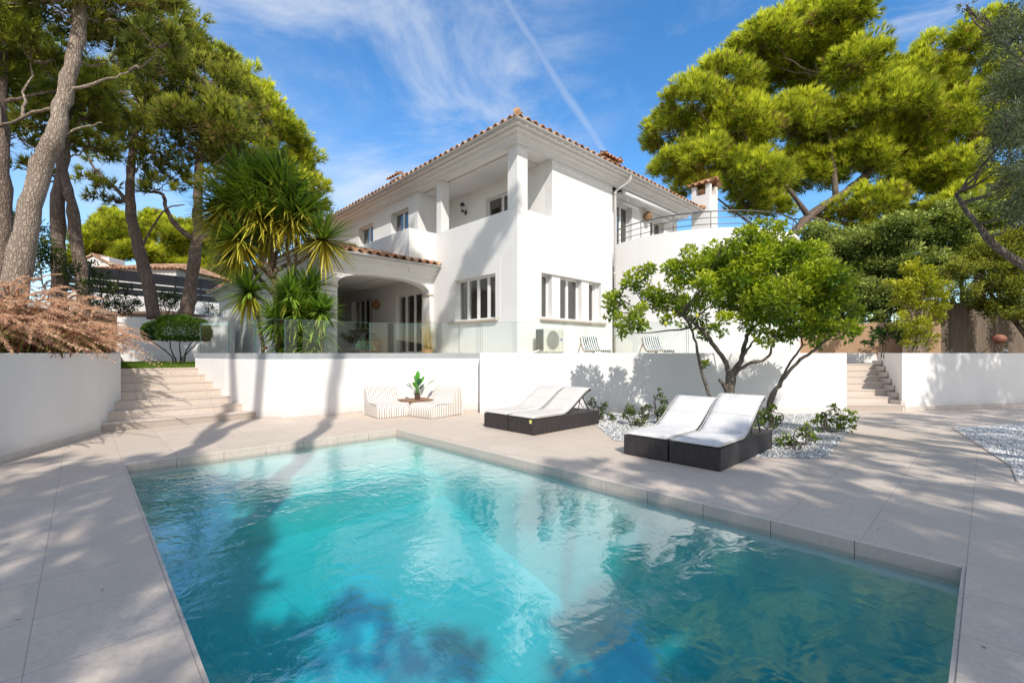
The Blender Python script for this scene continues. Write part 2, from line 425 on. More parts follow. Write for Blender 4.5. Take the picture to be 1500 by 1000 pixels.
def reed_mat():
    m, nt = nm('heather_reed_screen'); N = NT(nt); v = objco(N)
    f = noise(N, 6, 8, .75, mapped(N, v, (9, 9, .5))); f2 = noise(N, 2, 3, .5, v)
    c = ramp(N, f, [(.3, (.07,.055,.042)), (.5, (.24,.19,.145)), (.7, (.42,.35,.275))])
    c = rgbmix(N, f2, c, (.22,.175,.135))
    out(N, pbsdf(N, c, .95, bump(N, f, 1.0, .05), .1)); return m
M['reed'] = reed_mat()

def gravel_mat():
    m, nt = nm('white_marble_gravel'); N = NT(nt); v = objco(N)
    vo = N.n('ShaderNodeTexVoronoi'); vo.inputs['Scale'].default_value = 34; N.l(v, vo.inputs[0])
    e = N.n('ShaderNodeTexVoronoi', feature='DISTANCE_TO_EDGE'); e.inputs['Scale'].default_value = 34; N.l(v, e.inputs[0])
    hs = N.n('ShaderNodeSeparateColor'); N.l(vo.outputs['Color'], hs.inputs[0])
    c = ramp(N, hs.outputs[0], [(0, (.42,.42,.43)), (.5, (.66,.66,.66)), (1, (.82,.82,.81))])
    ed = ramp(N, e.outputs[0], [(.0, (0,0,0)), (.16, (1,1,1))])
    c = rgbmix(N, ed, (.20,.20,.20), c)
    c = rgbmix(N, ramp(N, noise(N, 1.2, 4, .6, v), [(.45,(0,0,0)),(.7,(.3,.3,.3))]), c, (.42,.40,.36))
    out(N, pbsdf(N, c, .8, bump(N, ed, .9, .02), .25)); return m
M['gravel'] = gravel_mat()

def pool_mat():
    m, nt = nm('pool_tiles'); N = NT(nt); v = objco(N)
    b = N.n('ShaderNodeTexBrick'); b.offset = 0
    for k, x in (('Scale', 1.0), ('Mortar Size', .006), ('Mortar Smooth', .2), ('Brick Width', .9), ('Row Height', .45)): b.inputs[k].default_value = x
    b.inputs['Color1'].default_value = (.77,.80,.77,1); b.inputs['Color2'].default_value = (.71,.75,.72,1); b.inputs['Mortar'].default_value = (.58,.63,.61,1)
    s = N.n('ShaderNodeSeparateXYZ'); N.l(v, s.inputs[0]); cb = N.n('ShaderNodeCombineXYZ')
    N.l(math_(N, 'ADD', s.outputs[0], s.outputs[2]), cb.inputs[0]); N.l(math_(N, 'ADD', s.outputs[1], s.outputs[2]), cb.inputs[1]); N.l(cb.outputs[0], b.inputs['Vector'])
    c = rgbmix(N, ramp(N, noise(N, 1.4, 6, .6, v), [(.4,(0,0,0)),(.7,(.4,.4,.4))]), b.outputs['Color'], (.72,.76,.73))
    out(N, pbsdf(N, c, .6, None, .3)); return m
M['pool'] = pool_mat()

def water_mat():
    m, nt = nm('pool_water'); N = NT(nt); v = objco(N)
    w1 = noise(N, 2.3, 2, .5, mapped(N, v, (1, 1.5, 1), (0,0,R(25))), .6)
    w2 = noise(N, 7.5, 3, .55, mapped(N, v, (1.5, .9, 1), (0,0,R(-40))), .8)
    w3 = noise(N, 24, 3, .6, mapped(N, v, (1.3, .8, 1), (0,0,R(-45))), .5)
    ar = noise(N, .45, 2, .5, v)
    s = N.n('ShaderNodeSeparateXYZ'); N.l(v, s.inputs[0]); mr = N.n('ShaderNodeMapRange', interpolation_type='SMOOTHSTEP')
    N.l(math_(N, 'ADD', s.outputs[1], math_(N, 'MULTIPLY', s.outputs[0], -.35)), mr.inputs[0]); mr.inputs[1].default_value = .2; mr.inputs[2].default_value = 4.5; mr.inputs[3].default_value = .30; mr.inputs[4].default_value = 1.25
    amp = rgbmix(N, 1.0, ramp(N, ar, [(.35, (.45,.45,.45)), (.62, (1.2,1.2,1.2))]), mr.outputs[0], 'MULTIPLY')
    h = math_(N, 'ADD', math_(N, 'MULTIPLY', w1, .55), math_(N, 'MULTIPLY', math_(N, 'ADD', math_(N, 'MULTIPLY', w2, .34), math_(N, 'MULTIPLY', w3, .085)), amp))
    nr = bump(N, h, 1.0, .0125)
    lw = N.n('ShaderNodeLayerWeight'); lw.inputs[0].default_value = .5; N.l(nr, lw.inputs['Normal'])
    fac = math_(N, 'ADD', math_(N, 'MULTIPLY', math_(N, 'POWER', lw.outputs['Facing'], 3.2), .76), .20)
    t = N.n('ShaderNodeBsdfTransparent'); t.inputs[0].default_value = (1, 1, 1, 1)
    g = N.n('ShaderNodeBsdfGlossy'); g.inputs['Roughness'].default_value = .01; N.l(nr, g.inputs['Normal'])
    mx = N.n('ShaderNodeMixShader'); N.l(fac, mx.inputs[0]); N.l(t.outputs[0], mx.inputs[1]); N.l(g.outputs[0], mx.inputs[2])
    ab = N.n('ShaderNodeVolumeAbsorption'); ab.inputs['Color'].default_value = (.0, .905, .95, 1); ab.inputs['Density'].default_value = .90
    out(N, mx.outputs[0], ab.outputs[0]); return m
M['water'] = water_mat()
# ------------------------------------------------------------------ the setting
def struct(o): o['kind'] = 'structure'; return o
PA0, PA1, PB0, PB1 = .40, 4.50, .10, 8.06
P0 = G(PA0, PB0)
def ring_sheet(mb, A0, A1, B0, B1, a0, a1, b0, b1, z):
    for q in (((A0,B0),(A1,B0),(A1,b0),(A0,b0)), ((A0,b1),(A1,b1),(A1,B1),(A0,B1)),
              ((A0,b0),(a0,b0),(a0,b1),(A0,b1)), ((a1,b0),(A1,b0),(A1,b1),(a1,b1))):
        mb.face([(x, y, z) for x, y in q])
mb = MB(); w, l = PA1-PA0, PB1-PB0
ring_sheet(mb, -11, 26, -17, 20, 0, w, 0, l, 0)
struct(mb.build('pool_deck', M['deck'], loc=P0, rz=RX))
mb = MB(); ring_sheet(mb, -600, 600, -600, 600, -10.8, 25.8, -16.8, 19.8, -.03)
struct(mb.build('ground', M['ground'], loc=P0, rz=RX))

mb = MB()                                            # basin: floor profile along the length, walls
prof = [(0, -2.15), (2.2, -2.1), (4.6, -1.45), (6.3, -.95), (6.3, -.62), (7.0, -.60), (7.0, -.34), (l, -.30)]
for (b0, z0), (b1, z1) in zip(prof, prof[1:]):
    mb.face([(0,b0,z0),(w,b0,z0),(w,b1,z1),(0,b1,z1)])
mb.face([(0,b,z) for b,z in prof]+[(0,l,0),(0,0,0)]); mb.face([(w,b,z) for b,z in reversed(prof)]+[(w,0,0),(w,l,0)])
mb.face([(0,0,-2.15),(0,0,0),(w,0,0),(w,0,-2.15)]); mb.face([(0,l,-.30),(w,l,-.30),(w,l,0),(0,l,0)])
struct(mb.build('pool_basin', M['pool'], loc=P0, rz=RX))
mb = MB(); t = .022                                  # stone coping band just below the deck edge, one piece per slab
def cop(x0, x1, y0, y1): mb.box(x0, x1, y0, y1, -.15, -.004)
n = 7
for i in range(n):
    g = .003; s0, s1 = w*i/n+g, w*(i+1)/n-g
    cop(s0, s1, l-t, l-.001); cop(s0, s1, .001, t)
n = 13
for i in range(n):
    s0, s1 = t+(l-2*t)*i/n+.003, t+(l-2*t)*(i+1)/n-.003
    cop(.001, t, s0, s1); cop(w-t, w-.001, s0, s1)
struct(mb.build('pool_coping', M['step'], loc=P0, rz=RX))
mb = MB(); mb.box(-.02, w+.02, -.02, l+.02, -2.3, -.105)
struct(mb.build('water', M['water'], loc=P0, rz=RX))

# gravel beds lie on the deck sheet
bedL = [gnd(872,622), gnd(905,650)+Vector((0,.3,0)), gnd(1120,671), gnd(1213,671), gnd(1262,608.5), Vector((8.28,11.19,0)), Vector((1.2,11.19,0)), gnd(868,610)]
bedR = [gnd(1396,627), gnd(1482,683), gnd(1492,706), gnd(1640,716), gnd(1640,619), gnd(1500,621)]
bedR = list(reversed(bedR)) if False else bedR
def pebbles(fm, rg, poly, n, smin, smax, z):
    P = np.array([(p.x, p.y) for p in poly]); lo, hi = P.min(0), P.max(0); k = 0; pts = []
    while k < n:
        q = rg.uniform(lo, hi, (n, 2)); ins = np.zeros(n, bool)
        for i in range(len(P)):
            x1, y1 = P[i]; x2, y2 = P[(i+1) % len(P)]
            c = ((y1 > q[:,1]) != (y2 > q[:,1])) & (q[:,0] < (x2-x1)*(q[:,1]-y1)/(y2-y1+1e-12)+x1); ins ^= c
        pts.append(q[ins]); k += ins.sum()
    q = np.concatenate(pts)[:n]; s = rg.uniform(smin, smax, (n, 1, 1))
    base = np.array([(1,0,0),(0,1,0),(-1,0,0),(0,-1,0),(0,0,1),(0,0,-1)], float)[None]*np.array([1,.8,.6]) * rg.uniform(.7,1.2,(n,6,1))
    th = rg.uniform(0, 6.28, n); c, s_ = np.cos(th), np.sin(th)
    V = base*s; x = V[:,:,0]*c[:,None]-V[:,:,1]*s_[:,None]; y = V[:,:,0]*s_[:,None]+V[:,:,1]*c[:,None]
    V = np.stack([x+q[:,0:1], y+q[:,1:2], V[:,:,2]+z], 2).reshape(-1, 3)
    F = np.array([(0,1,4),(1,2,4),(2,3,4),(3,0,4),(1,0,5),(2,1,5),(3,2,5),(0,3,5)])
    F = (np.arange(n)[:,None,None]*6+F[None]).reshape(-1, 3); g = rg.uniform(.55, .84, (n, 1))*np.array([[1, 1, .985]])
    fm.add(V, F, np.repeat(g, 6, 0))
m, nt = nm('white_pebbles'); N_ = NT(nt); out(N_, pbsdf(N_, N_.n('ShaderNodeAttribute', attribute_name='tint').outputs['Color'], .7)); M['pebble'] = m
rg = np.random.default_rng(5)
for poly in (bedL, bedR):
    mb = MB(); mb.face([(p.x, p.y, .004) for p in poly])
    o = struct(mb.build('gravel_bed', M['gravel']))
    fm = FM(); pebbles(fm, rg, poly, 9000, .012, .026, .010)
    tag(fm.build('gravel', M['pebble']), kind='stuff')
mb = MB()                                            # thin stone edging round the right bed
for p, q in zip(bedR[-1:]+bedR[:3], bedR[0:4]):
    dv = (q-p).normalized(); nn = Vector((-dv.y, dv.x, 0))
    mb.obox((p+q)/2+Vector((0,0,.006)), (q-p)/2, nn*.012, Vector((0,0,.010)))
struct(mb.build('gravel_edging', M['skirt']))

# ---- raised terrace and planting banks
TW = [(-8.2,11.72), (-6.9,10.85), (-6.0,10.42), (-5.2,10.24), (-4.85,10.34), (-4.37,10.74), (-3.95,11.2), (-3.6,11.46), (-3.0,11.57), (-1.37,11.6), (-.80,11.6)]
mb = MB()
mb.prism([(x, y+.1) for x, y in TW]+[(-.7,11.35),(8.2,11.32),(9.3,14.9),(14,19),(14,32),(-20,32),(-11.4,17.9)], 1.2, 1.47)
struct(mb.build('terrace_floor', M['terrace']))
mb = MB(); mb.prism([(8.25,14.0),(11.4,14.0),(16.5,18.5),(14.1,19),(9.5,15)], .9, 1.165)
struct(mb.build('upper_path', M['step']))
mb = MB(); mb.prism([(10.75,12.2),(14.4,13.1),(30,16.9),(60,20),(60,80),(14.2,80),(14.2,19.2),(16.6,18.4),(12.0,14.3)], 1.1, 1.43)
struct(mb.build('planting_bank', M['soil']))

# left bank: rows from the wall line running uphill to the left
def bx(y):
    L = [(-8,-3.0), (6.17,-7.02), (8.42,-7.74), (9.65,-8.4), (17.9,-15.7), (18.10,-15.74), (18.13,-11.55), (32,-24.8), (90,-60)]
    for (y0,x0),(y1,x1) in zip(L, L[1:]):
        if y0 <= y <= y1: return x0+(x1-x0)*(y-y0)/(y1-y0)
ys = [-8,-4,0,3,6.17,7.3,8.42,9.65,11,12.5,14,16,17.9,18.10,18.13,19,20,21.5,23,25,27,30,32,38,46,60,90]
ds = [0,.35,.8,1.5,2.5,4,6,9,14,22,40,80]
rb = random.Random(4); mb = MB(); vs = []; fs = []
for y in ys:
    for j, d in enumerate(ds):
        if y < 18.11: z = 1.40+min(d*.30, 1.0)+max(0, min(d-3.4, 30))*.06 + max(0, y-9.65)*.03
        else: z = 2.86+max(0, y-18)*.13*(1 if y < 30 else .8)+min(d, 20)*.02 - (0 if y < 32 else .5)
        vs.append((bx(y)-d, y, z+(rb.uniform(-.06,.06) if j > 1 else 0)))
nd = len(ds)
for i in range(len(ys)-1):
    for j in range(nd-1): fs.append((i*nd+j, i*nd+j+1, (i+1)*nd+j+1, (i+1)*nd+j))
mb.add(vs, fs); struct(mb.build('hillside', M['soil'], smooth=True))

# lawn
LW = [G(.35,13.98), G(2.2,13.98), Vector((-11.35,17.8,0)), Vector((-15.4,17.8,0))]
LW = [(-8.62,9.9), tuple(G(.35,14.14))[:2], tuple(G(2.25,14.14))[:2], (-8.3,11.9), (-11.3,17.95), (-15.5,17.95)]
mb = MB(); mb.prism([LW[1], LW[2], LW[3], LW[4], LW[5]], .9, 1.125)
struct(mb.build('lawn_base', M['ground']))
fm = FM(); rg = np.random.default_rng(8); n = 26000
u = rg.uniform(size=(n, 2)); A, B, D, E = map(np.array, (LW[1], LW[2], LW[4], LW[5]))
p = (A*(1-u[:,:1])+B*u[:,:1])*(1-u[:,1:])+(E*(1-u[:,:1])+D*u[:,:1])*u[:,1:]
cen = np.concatenate([p, np.full((n,1),1.125)], 1)
col = mixcol((.075,.15,.015), (.17,.25,.03), rg.uniform(size=n))
tufts(fm, rg, cen, np.tile([0,0,1.], (n,1)), 3, .06, .012, .45, col)
tag(fm.build('lawn', M['grassy']), kind='stuff')

# ------------------------------------------------------------------ garden walls and stairs
def wall_path(path, th, z0, z1):
    mb = MB(); sweep(mb, path, [(0,z0),(0,z1),(-th,z1),(-th,z0)]); return mb
def skirt(path, z1, parent, proud=.014, z0=.0):
    mb = MB(); sweep(mb, path, [(proud,z0),(proud,z1),(.001,z1),(.001,z0)]); return mb.build('skirting', M['skirt'], parent)
def rooted(name, label, cat, loc, group=None): return thing(name, label, cat, loc, 0, group)
def at_origin(o, root):             # parts built in world coordinates under a root standing elsewhere
    o.parent = root; o.matrix_parent_inverse = Matrix.Translation(root.location).inverted(); return o

t = rooted('garden_wall', 'white rendered planter wall at the left, below the red fountain grass', 'wall', (0,0,0))
pw = [(-2.9,-8), (-7.0,6.17), (-7.72,8.42), (-8.38,9.66)]
o = wall_path(pw, .22, -.02, 1.5).build('wall', M['white2'], t, bevel=.012)
skirt(pw[:-1], .085, t)
mb = wall_path([(-8.40,9.68), (-15.65,17.9)], .2, .5, 1.52); mb.build('return_wall', M['white2'], t)
t = rooted('garden_wall', 'white retaining wall behind the round clipped bush, holding up the pine slope', 'wall', (0,0,0))
wall_path([(-15.72,18), (-11.2,18)], .25, .9, 2.93).build('wall', M['white2'], t, bevel=.012)
t = rooted('garden_wall', 'white terrace wall below the glass balustrade, curving behind the striped poufs', 'wall', (0,0,0))
wall_path(TW, .22, -.02, 1.36).build('wall', M['white2'], t, bevel=.01)
skirt(TW, .055, t)
sweep(mb := MB(), TW, [(-.03,1.362),(-.03,1.50),(-.17,1.50),(-.17,1.362)]); mb.build('rail_channel', M['channel'], t)
t = rooted('garden_wall', 'long straight white wall behind the sun loungers and the lemon tree', 'wall', (0,0,0))
TWR = [(-.80,11.62), (-.80,11.22), (8.30,11.20), (9.35,15.0)]
wall_path(TWR, .22, -.02, 1.5).build('wall', M['white2'], t, bevel=.012)
t = rooted('garden_wall', 'white wall at the far right in dappled shade, right of the small stairs', 'wall', (0,0,0))
RW = [(11.6,14.3), (10.06,11.66), (14.45,12.72), (22,14.6)]
wall_path([(p[0],p[1]) for p in RW], -.24, -.02, 1.5)
mb = MB(); sweep(mb, RW, [(0,-.02),(0,1.5),(-.24,1.5),(-.24,-.02)])
mb.build('wall', M['white2'], t, bevel=.012)
skirt(RW[1:], .11, t)
t = rooted('garden_wall', 'low white wall at the head of the right hand stairs', 'wall', (0,0,0))
wall_path([(10.2,15.6), (13.0,15.75)], .2, .9, 1.5).build('wall', M['white2'], t, bevel=.01)

ST = thing('outdoor_stairs', 'wide stone stairs at the left leading up to the lawn', 'stairs', G(1.5,11.6), RX)
mb = MB()
for i in range(7):
    ar = 1.62-.128*i if i < 6 else .85
    mb.box(-1.45 if i < 3 else -1.35, ar, .4*i, 2.55+.001*i, .161*i-.001, .161*(i+1)-.001*(i>0))
mb.build('steps', M['step'], ST, bevel=.006)
mb = MB()
for i in range(7):                                   # nosing slabs, 6 mm proud
    ar = 1.60-.128*i if i < 6 else .83
    mb.box(-1.3, ar, .4*i-.012, .4*i+.40, .161*(i+1)-.028, .161*(i+1)+.004)
mb.build('treads', M['step'], ST, bevel=.004)
mb = MB()                                            # stepped skirting against the wall on the right
for i in range(6):
    ar = 1.62-.128*i
    mb.box(ar-.085, ar+.02, .4*i-.03, .4*i+.36, .161*(i+1), .161*(i+1)+.10)
mb.build('skirting', M['skirt'], ST)

SR = thing('outdoor_stairs', 'narrow stone stairs at the right beside the dappled white wall', 'stairs', (9.2,11.66,0))
mb = MB(); mb2 = MB(); mb3 = MB()
for i in range(7):
    xr = .85+.575*.35*i
    mb.box(-.9, xr+.1, .35*i, 2.6, .166*i-.001, .166*(i+1)-.002)
    mb2.box(-.9, xr+.08, .35*i-.014, .35*i+.36, .166*(i+1)-.026, .166*(i+1)+.004)
    mb3.box(xr-.03+.0, xr+.08, .35*i-.02, .35*i+.33, .166*(i+1)+.004, .166*(i+1)+.11)
mb.build('steps', M['step'], SR); mb2.build('treads', M['step'], SR, bevel=.004); mb3.build('skirting', M['skirt'], SR)

# glass balustrade
GB = thing('glass_balustrade', 'frameless clear glass balustrade along the edge of the raised terrace', 'railing', (0,0,0))
def glass_panel(p, q):
    p, q = Vector(p), Vector(q); d = (q-p).normalized(); L = (q-p).length; nn = Vector((-d.y, d.x, 0))
    c = (p+q)/2; mb = MB(); mb.obox((c.x,c.y,1.885), d*(L/2-.012), nn*.006, Vector((0,0,.385)))
    g = mb.build('glass_panel', M['railglass'], GB)
    mb = MB()
    for s in (-1, 1):
        e = c+d*s*(L/2-.010); mb.obox((e.x,e.y,1.885), d*.003, nn*.007, Vector((0,0,.385)))
    mb.obox((c.x,c.y,2.272), d*(L/2-.012), nn*.007, Vector((0,0,.003)))
    mb.build('edge', M['glassedge'], g)
def offpath(path, o):
    r = []
    for i, p in enumerate(path):
        p = Vector((*p, 0)); a = Vector((*path[max(i-1,0)],0)); b = Vector((*path[min(i+1,len(path)-1)],0))
        d = (b-a).normalized(); r.append(p+Vector((-d.y, d.x, 0))*o)
    return r
op = offpath(TW, .10); op = [(p.x, p.y) for p in op]
for i, j in ((0,1), (1,2), (2,3), (3,5), (5,7), (7,8), (8,9), (9,10)): glass_panel((*op[i],0), (*op[j],0))
for x0, x1 in ((-.76,1.85), (1.87,4.4), (4.42,7.0)): glass_panel((x0,11.36,0), (x1,11.36,0))
mb = MB(); mb.box(-.74, 7.0, 11.345, 11.375, 1.47, 1.502); mb.build('rail_channel', M['channel'], GB)
# ------------------------------------------------------------------ the villa
HS = thing('villa', 'large white two storey villa with terracotta eaves and an arched porch', 'house', HO, RX)
def hb(): mb = MB(); mb.off = Vector((0,0,-1.5)); return mb
lf = lambda s, d, z: (d, s, z)                  # left facade: s along b
rf = lambda s, d, z: (s, d, z)                  # right facade: s along a
WT = 7.60
WL = (.95,3.02,2.55,3.92); WD = (5.05,6.95,1.50,3.76); WP = (9.0,11.05,2.55,3.90)
WR = (1.01,4.10,2.56,3.94)
U1 = (6.0,7.35,4.75,7.12); U2 = (8.9,10.3,4.75,7.12)
def flip(mb):
    mb.f = [tuple(reversed(f)) for f in mb.f]; return mb
mb = hb(); grid_panel(mb, lf, .30, 18, 1.2, 4.76, .30, [WL, WD, WP]); mb.build('left_wall', M['white'], HS)
mb = hb(); grid_panel(mb, lf, .30, 4.07, 4.76, 5.71, .18, []); mb.build('balcony_parapet', M['white'], HS)
mb = hb(); grid_panel(mb, lf, 5.33, 13.6, 4.76, WT, .30, [U1, U2]); mb.build('upper_wall', M['white'], HS)
mb = hb(); grid_panel(mb, rf, 0, 4.78, 1.2, WT, .30, [WR, (-.1,1.51,5.71,WT+1)]); mb.build('right_wall', M['white'], HS)
mb = hb(); mb.box(0,.42,0,.42,5.712,7.56); mb.build('column', M['white'], HS, bevel=.008)
mb = hb(); mb.box(-.002,.33,3.80,4.10,5.712,7.56); mb.build('column', M['white'], HS, bevel=.008)
# loggia behind the parapets
mb = hb(); grid_panel(mb, lambda s,d,z:(1.51+d,s,z), .30, 5.33, 4.7, WT, .25, [(1.62,3.2,4.80,7.05)]); mb.build('loggia_wall', M['porch'], HS)
mb = hb(); mb.box(.30,1.51,.30,5.33,4.6,4.755); mb.box(-.02,1.51,.0,5.36,7.552,7.70); mb.box(.02,1.6,5.34,5.6,4.76,7.55); mb.build('loggia_floor', M['porch'], HS)
# projecting balcony over the porch
mb = hb(); mb.box(-1.12,-.004,4.07,4.22,4.25,5.71); mb.box(-1.12,-.97,4.22,9.0,4.25,5.71); mb.box(-.97,-.004,4.22,9.0,4.6,4.74); mb.box(-1.12,-.004,9.0,9.15,4.25,5.71)
mb.build('balcony', M['white'], HS, bevel=.008)
# recessed upper terrace wall right of the downpipe
D1 = (5.55,6.6,4.8,7.2); D2 = (8.0,9.2,5.3,7.1)
mb = hb(); grid_panel(mb, lambda s,d,z:(s,.32+d,z), 4.78, 10.35, 4.7, WT, .30, [D1, D2]); mb.build('upper_wall', M['white'], HS)
mb = hb(); mb.box(4.50,4.78,.30,.60,4.7,WT-.002); mb.box(10.05,10.35,.62,9.5,4.7,WT); mb.box(10.05,10.35,.62,9.5,1.2,4.69); mb.box(.3,10.3,13.3,13.6,1.2,WT)
mb.box(.3,10.04,.63,13.29,7.50,7.54); mb.build('inner_wall', M['white'], HS)

# windows
def pane_set(parent_mb_name, mp, s0, s1, z0, z1, depth, cuts, sash=.055, door=False, dark=True):
    """frame + panes filling an opening; cuts = list of (s0,s1) sashes"""
    fr = hb()
    for a, b in cuts:
        for q in ((a,a+sash,z0,z1),(b-sash,b,z0,z1),(a+sash,b-sash,z0,z0+sash*1.15),(a+sash,b-sash,z1-sash,z1)):
            P = [mp(q[0],depth,q[2]), mp(q[1],depth,q[2]), mp(q[1],depth,q[3]), mp(q[0],depth,q[3])]
            Q = [mp(q[0],depth+.05,q[2]), mp(q[1],depth+.05,q[2]), mp(q[1],depth+.05,q[3]), mp(q[0],depth+.05,q[3])]
            fr.add(P+Q, [(0,1,2,3),(7,6,5,4),(0,4,5,1),(1,5,6,2),(2,6,7,3),(3,7,4,0)])
    fo = fr.build(parent_mb_name, M['frame'], HS)
    for a, b in cuts:
        g = hb(); g.face([mp(a+sash-.004,depth+.028,z0+sash), mp(b-sash+.004,depth+.028,z0+sash), mp(b-sash+.004,depth+.028,z1-sash+.004), mp(a+sash-.004,depth+.028,z1-sash+.004)])
        g.build('pane', M['glass'], fo)
    return fo
def room(mp, s0, s1, z0, z1, d0, deep=1.6, mat='darkroom'):
    mb = hb(); f = lambda *p: mb.face([mp(*t) for t in p])
    e = .25; a, b, c, d, y0, y1 = s0-e, s1+e, z0-(.4 if z0 > 1.6 else .02), z1+.3, d0, d0+deep
    f((a,y1,c),(b,y1,c),(b,y1,d),(a,y1,d)); f((a,y0,c),(a,y1,c),(a,y1,d),(a,y0,d)); f((b,y1,c),(b,y0,c),(b,y0,d),(b,y1,d))
    f((a,y0,c),(b,y0,c),(b,y1,c),(a,y1,c)); f((a,y1,d),(b,y1,d),(b,y0,d),(a,y0,d))
    mb.build('room_interior', M[mat], HS)
def curtain(mp, s0, s1, z0, z1, d):
    mb = hb(); n = 24; vs = []; 
    for i in range(n+1):
        s = s0+(s1-s0)*i/n; w = d+.03*math.sin(i*1.9)+.01*math.sin(i*4.1)
        vs += [mp(s,w,z0), mp(s,w,z1)]
    mb.add(vs, [(2*i,2*i+2,2*i+3,2*i+1) for i in range(n)]); mb.build('curtain', M['curtain'], HS, smooth=True)
def window(name, mp, op, depth, cuts, **k):
    return pane_set(name, mp, op[0], op[1], op[2], op[3], depth, cuts, **k)
def even(s0, s1, n): return [(s0+(s1-s0)*i/n, s0+(s1-s0)*(i+1)/n) for i in range(n)]
w = window('window', lf, WL, .17, even(WL[0]+.01, WL[1]-.01, 4)); room(lf, WL[0], WL[1], WL[2], WL[3], .305)
curtain(lf, 2.55, 3.0, 2.5, 3.95, .36); curtain(lf, .98, 1.1, 2.5, 3.95, .36)
w = window('window', lf, WP, .17, even(WP[0]+.01, WP[1]-.01, 4)); room(lf, WP[0], WP[1], WP[2], WP[3], .305)
w = window('french_door', lf, WD, .10, even(WD[0]+.02, WD[1]-.02, 3)); room(lf, WD[0], WD[1], WD[2], WD[3], .305)
curtain(lf, 6.5, 6.9, 1.5, 3.76, .36)
s0, s1 = WR[:2]
w = window('window', rf, WR, .24, [(s0+.02,s0+.55),(s0+.95,s0+1.50),(s0+1.50,s0+2.05),(s0+2.45,s1-.12)], sash=.06); room(rf, WR[0], WR[1], WR[2], WR[3], .305)
mb = hb()
for a, b in ((s0+.55,s0+.95),(s0+2.05,s0+2.45)):
    q = hb(); q.box(a+.004, b-.004, .06, .29, WR[2]+.002, WR[3]-.002); q.build('window_pier', M['white'], HS)
mb.box(s1-.12,s1-.002,.18,.29,WR[2]+.002,WR[3]-.002); mb.build('window_jamb', M['white'], HS)
w = window('window', lf, U1, .20, even(U1[0]+.02, U1[1]-.02, 2)); room(lf, U1[0], U1[1], 5.2, U1[3], .305)
w = window('window', lf, U2, .20, even(U2[0]+.02, U2[1]-.02, 2)); room(lf, U2[0], U2[1], 5.2, U2[3], .305)
w = window('french_door', lambda s,d,z:(1.51+d,s,z), (1.62,3.2,4.80,7.05), .12, even(1.64,3.18,2)); room(lambda s,d,z:(1.51+d,s,z), 1.62,3.2,4.8,7.05,.255)
r2 = lambda s,d,z:(s,.32+d,z)
w = window('french_door', r2, D1, .2, even(D1[0]+.02, D1[1]-.02, 2)); room(r2, *D1, .305)
w = window('window', r2, D2, .2, even(D2[0]+.02, D2[1]-.02, 2)); room(r2, *D2, .305)
# sills and the shallow raised borders round the ground floor windows
mb = hb(); mb.box(-.10,.16,WL[0]-.12,WL[1]+.30,WL[2]-.085,WL[2]-.003); mb.build('window_sill', M['sill'], HS, bevel=.03, seg=3)
mb = hb(); mb.box(WR[0]-.08,WR[1]+.20,-.10,.23,WR[2]-.085,WR[2]-.003); mb.build('window_sill', M['sill'], HS, bevel=.03, seg=3)
mb = hb(); mb.box(-.09,.16,WP[0]-.12,WP[1]+.12,WP[2]-.08,WP[2]-.003); mb.build('window_sill', M['sill'], HS, bevel=.03, seg=3)
def border(mp, o, e, top):
    mb = hb(); s0, s1, z0, z1 = o
    def bar(a, b, c, d):
        P = [mp(a,-.007,c), mp(b,-.007,c), mp(b,-.007,d), mp(a,-.007,d)]; Q = [mp(a,.002,c), mp(b,.002,c), mp(b,.002,d), mp(a,.002,d)]
        mb.add(P+Q, [(0,1,2,3),(0,4,5,1),(1,5,6,2),(2,6,7,3),(3,7,4,0)])
    bar(s0-e,s0-.002,z0,z1+.002); bar(s1+.002,s1+e,z0,z1+.002); bar(s0-e,s1+e,z1+.002,z1+top); mb.build('window_border', M['white'], HS)
border(lf, WL, .22, .40); border(rf, WR, .26, .42)

# cornice with three bands, gutter
CP = [(-.05,7.53),(.11,7.53),(.11,7.605),(.125,7.63),(.155,7.65),(.20,7.655),(.235,7.655),(.235,7.715),(.25,7.735),(.28,7.752),(.32,7.757),(.36,7.757),(.36,7.81),(.38,7.825),(.42,7.835),(.47,7.837),(.47,7.86),(-.05,7.86)]
EP = [(0,13.9),(0,0),(10.45,0),(10.45,13.9)]
mb = hb(); sweep(mb, EP, CP); mb.build('cornice', M['white'], HS)
def gutter_prof(o, z, r=.06):
    P = [(o+r*math.cos(a), z+r*math.sin(a)) for a in [PI+PI*i/8 for i in range(9)]]
    return P+[(o+(r-.008)*math.cos(a), z+(r-.008)*math.sin(a)) for a in [2*PI-PI*i/8 for i in range(9)]]
mb = hb(); sweep(mb, EP, gutter_prof(.575, 7.865, .065)); mb.build('gutter', M['gutter'], HS, smooth=False)

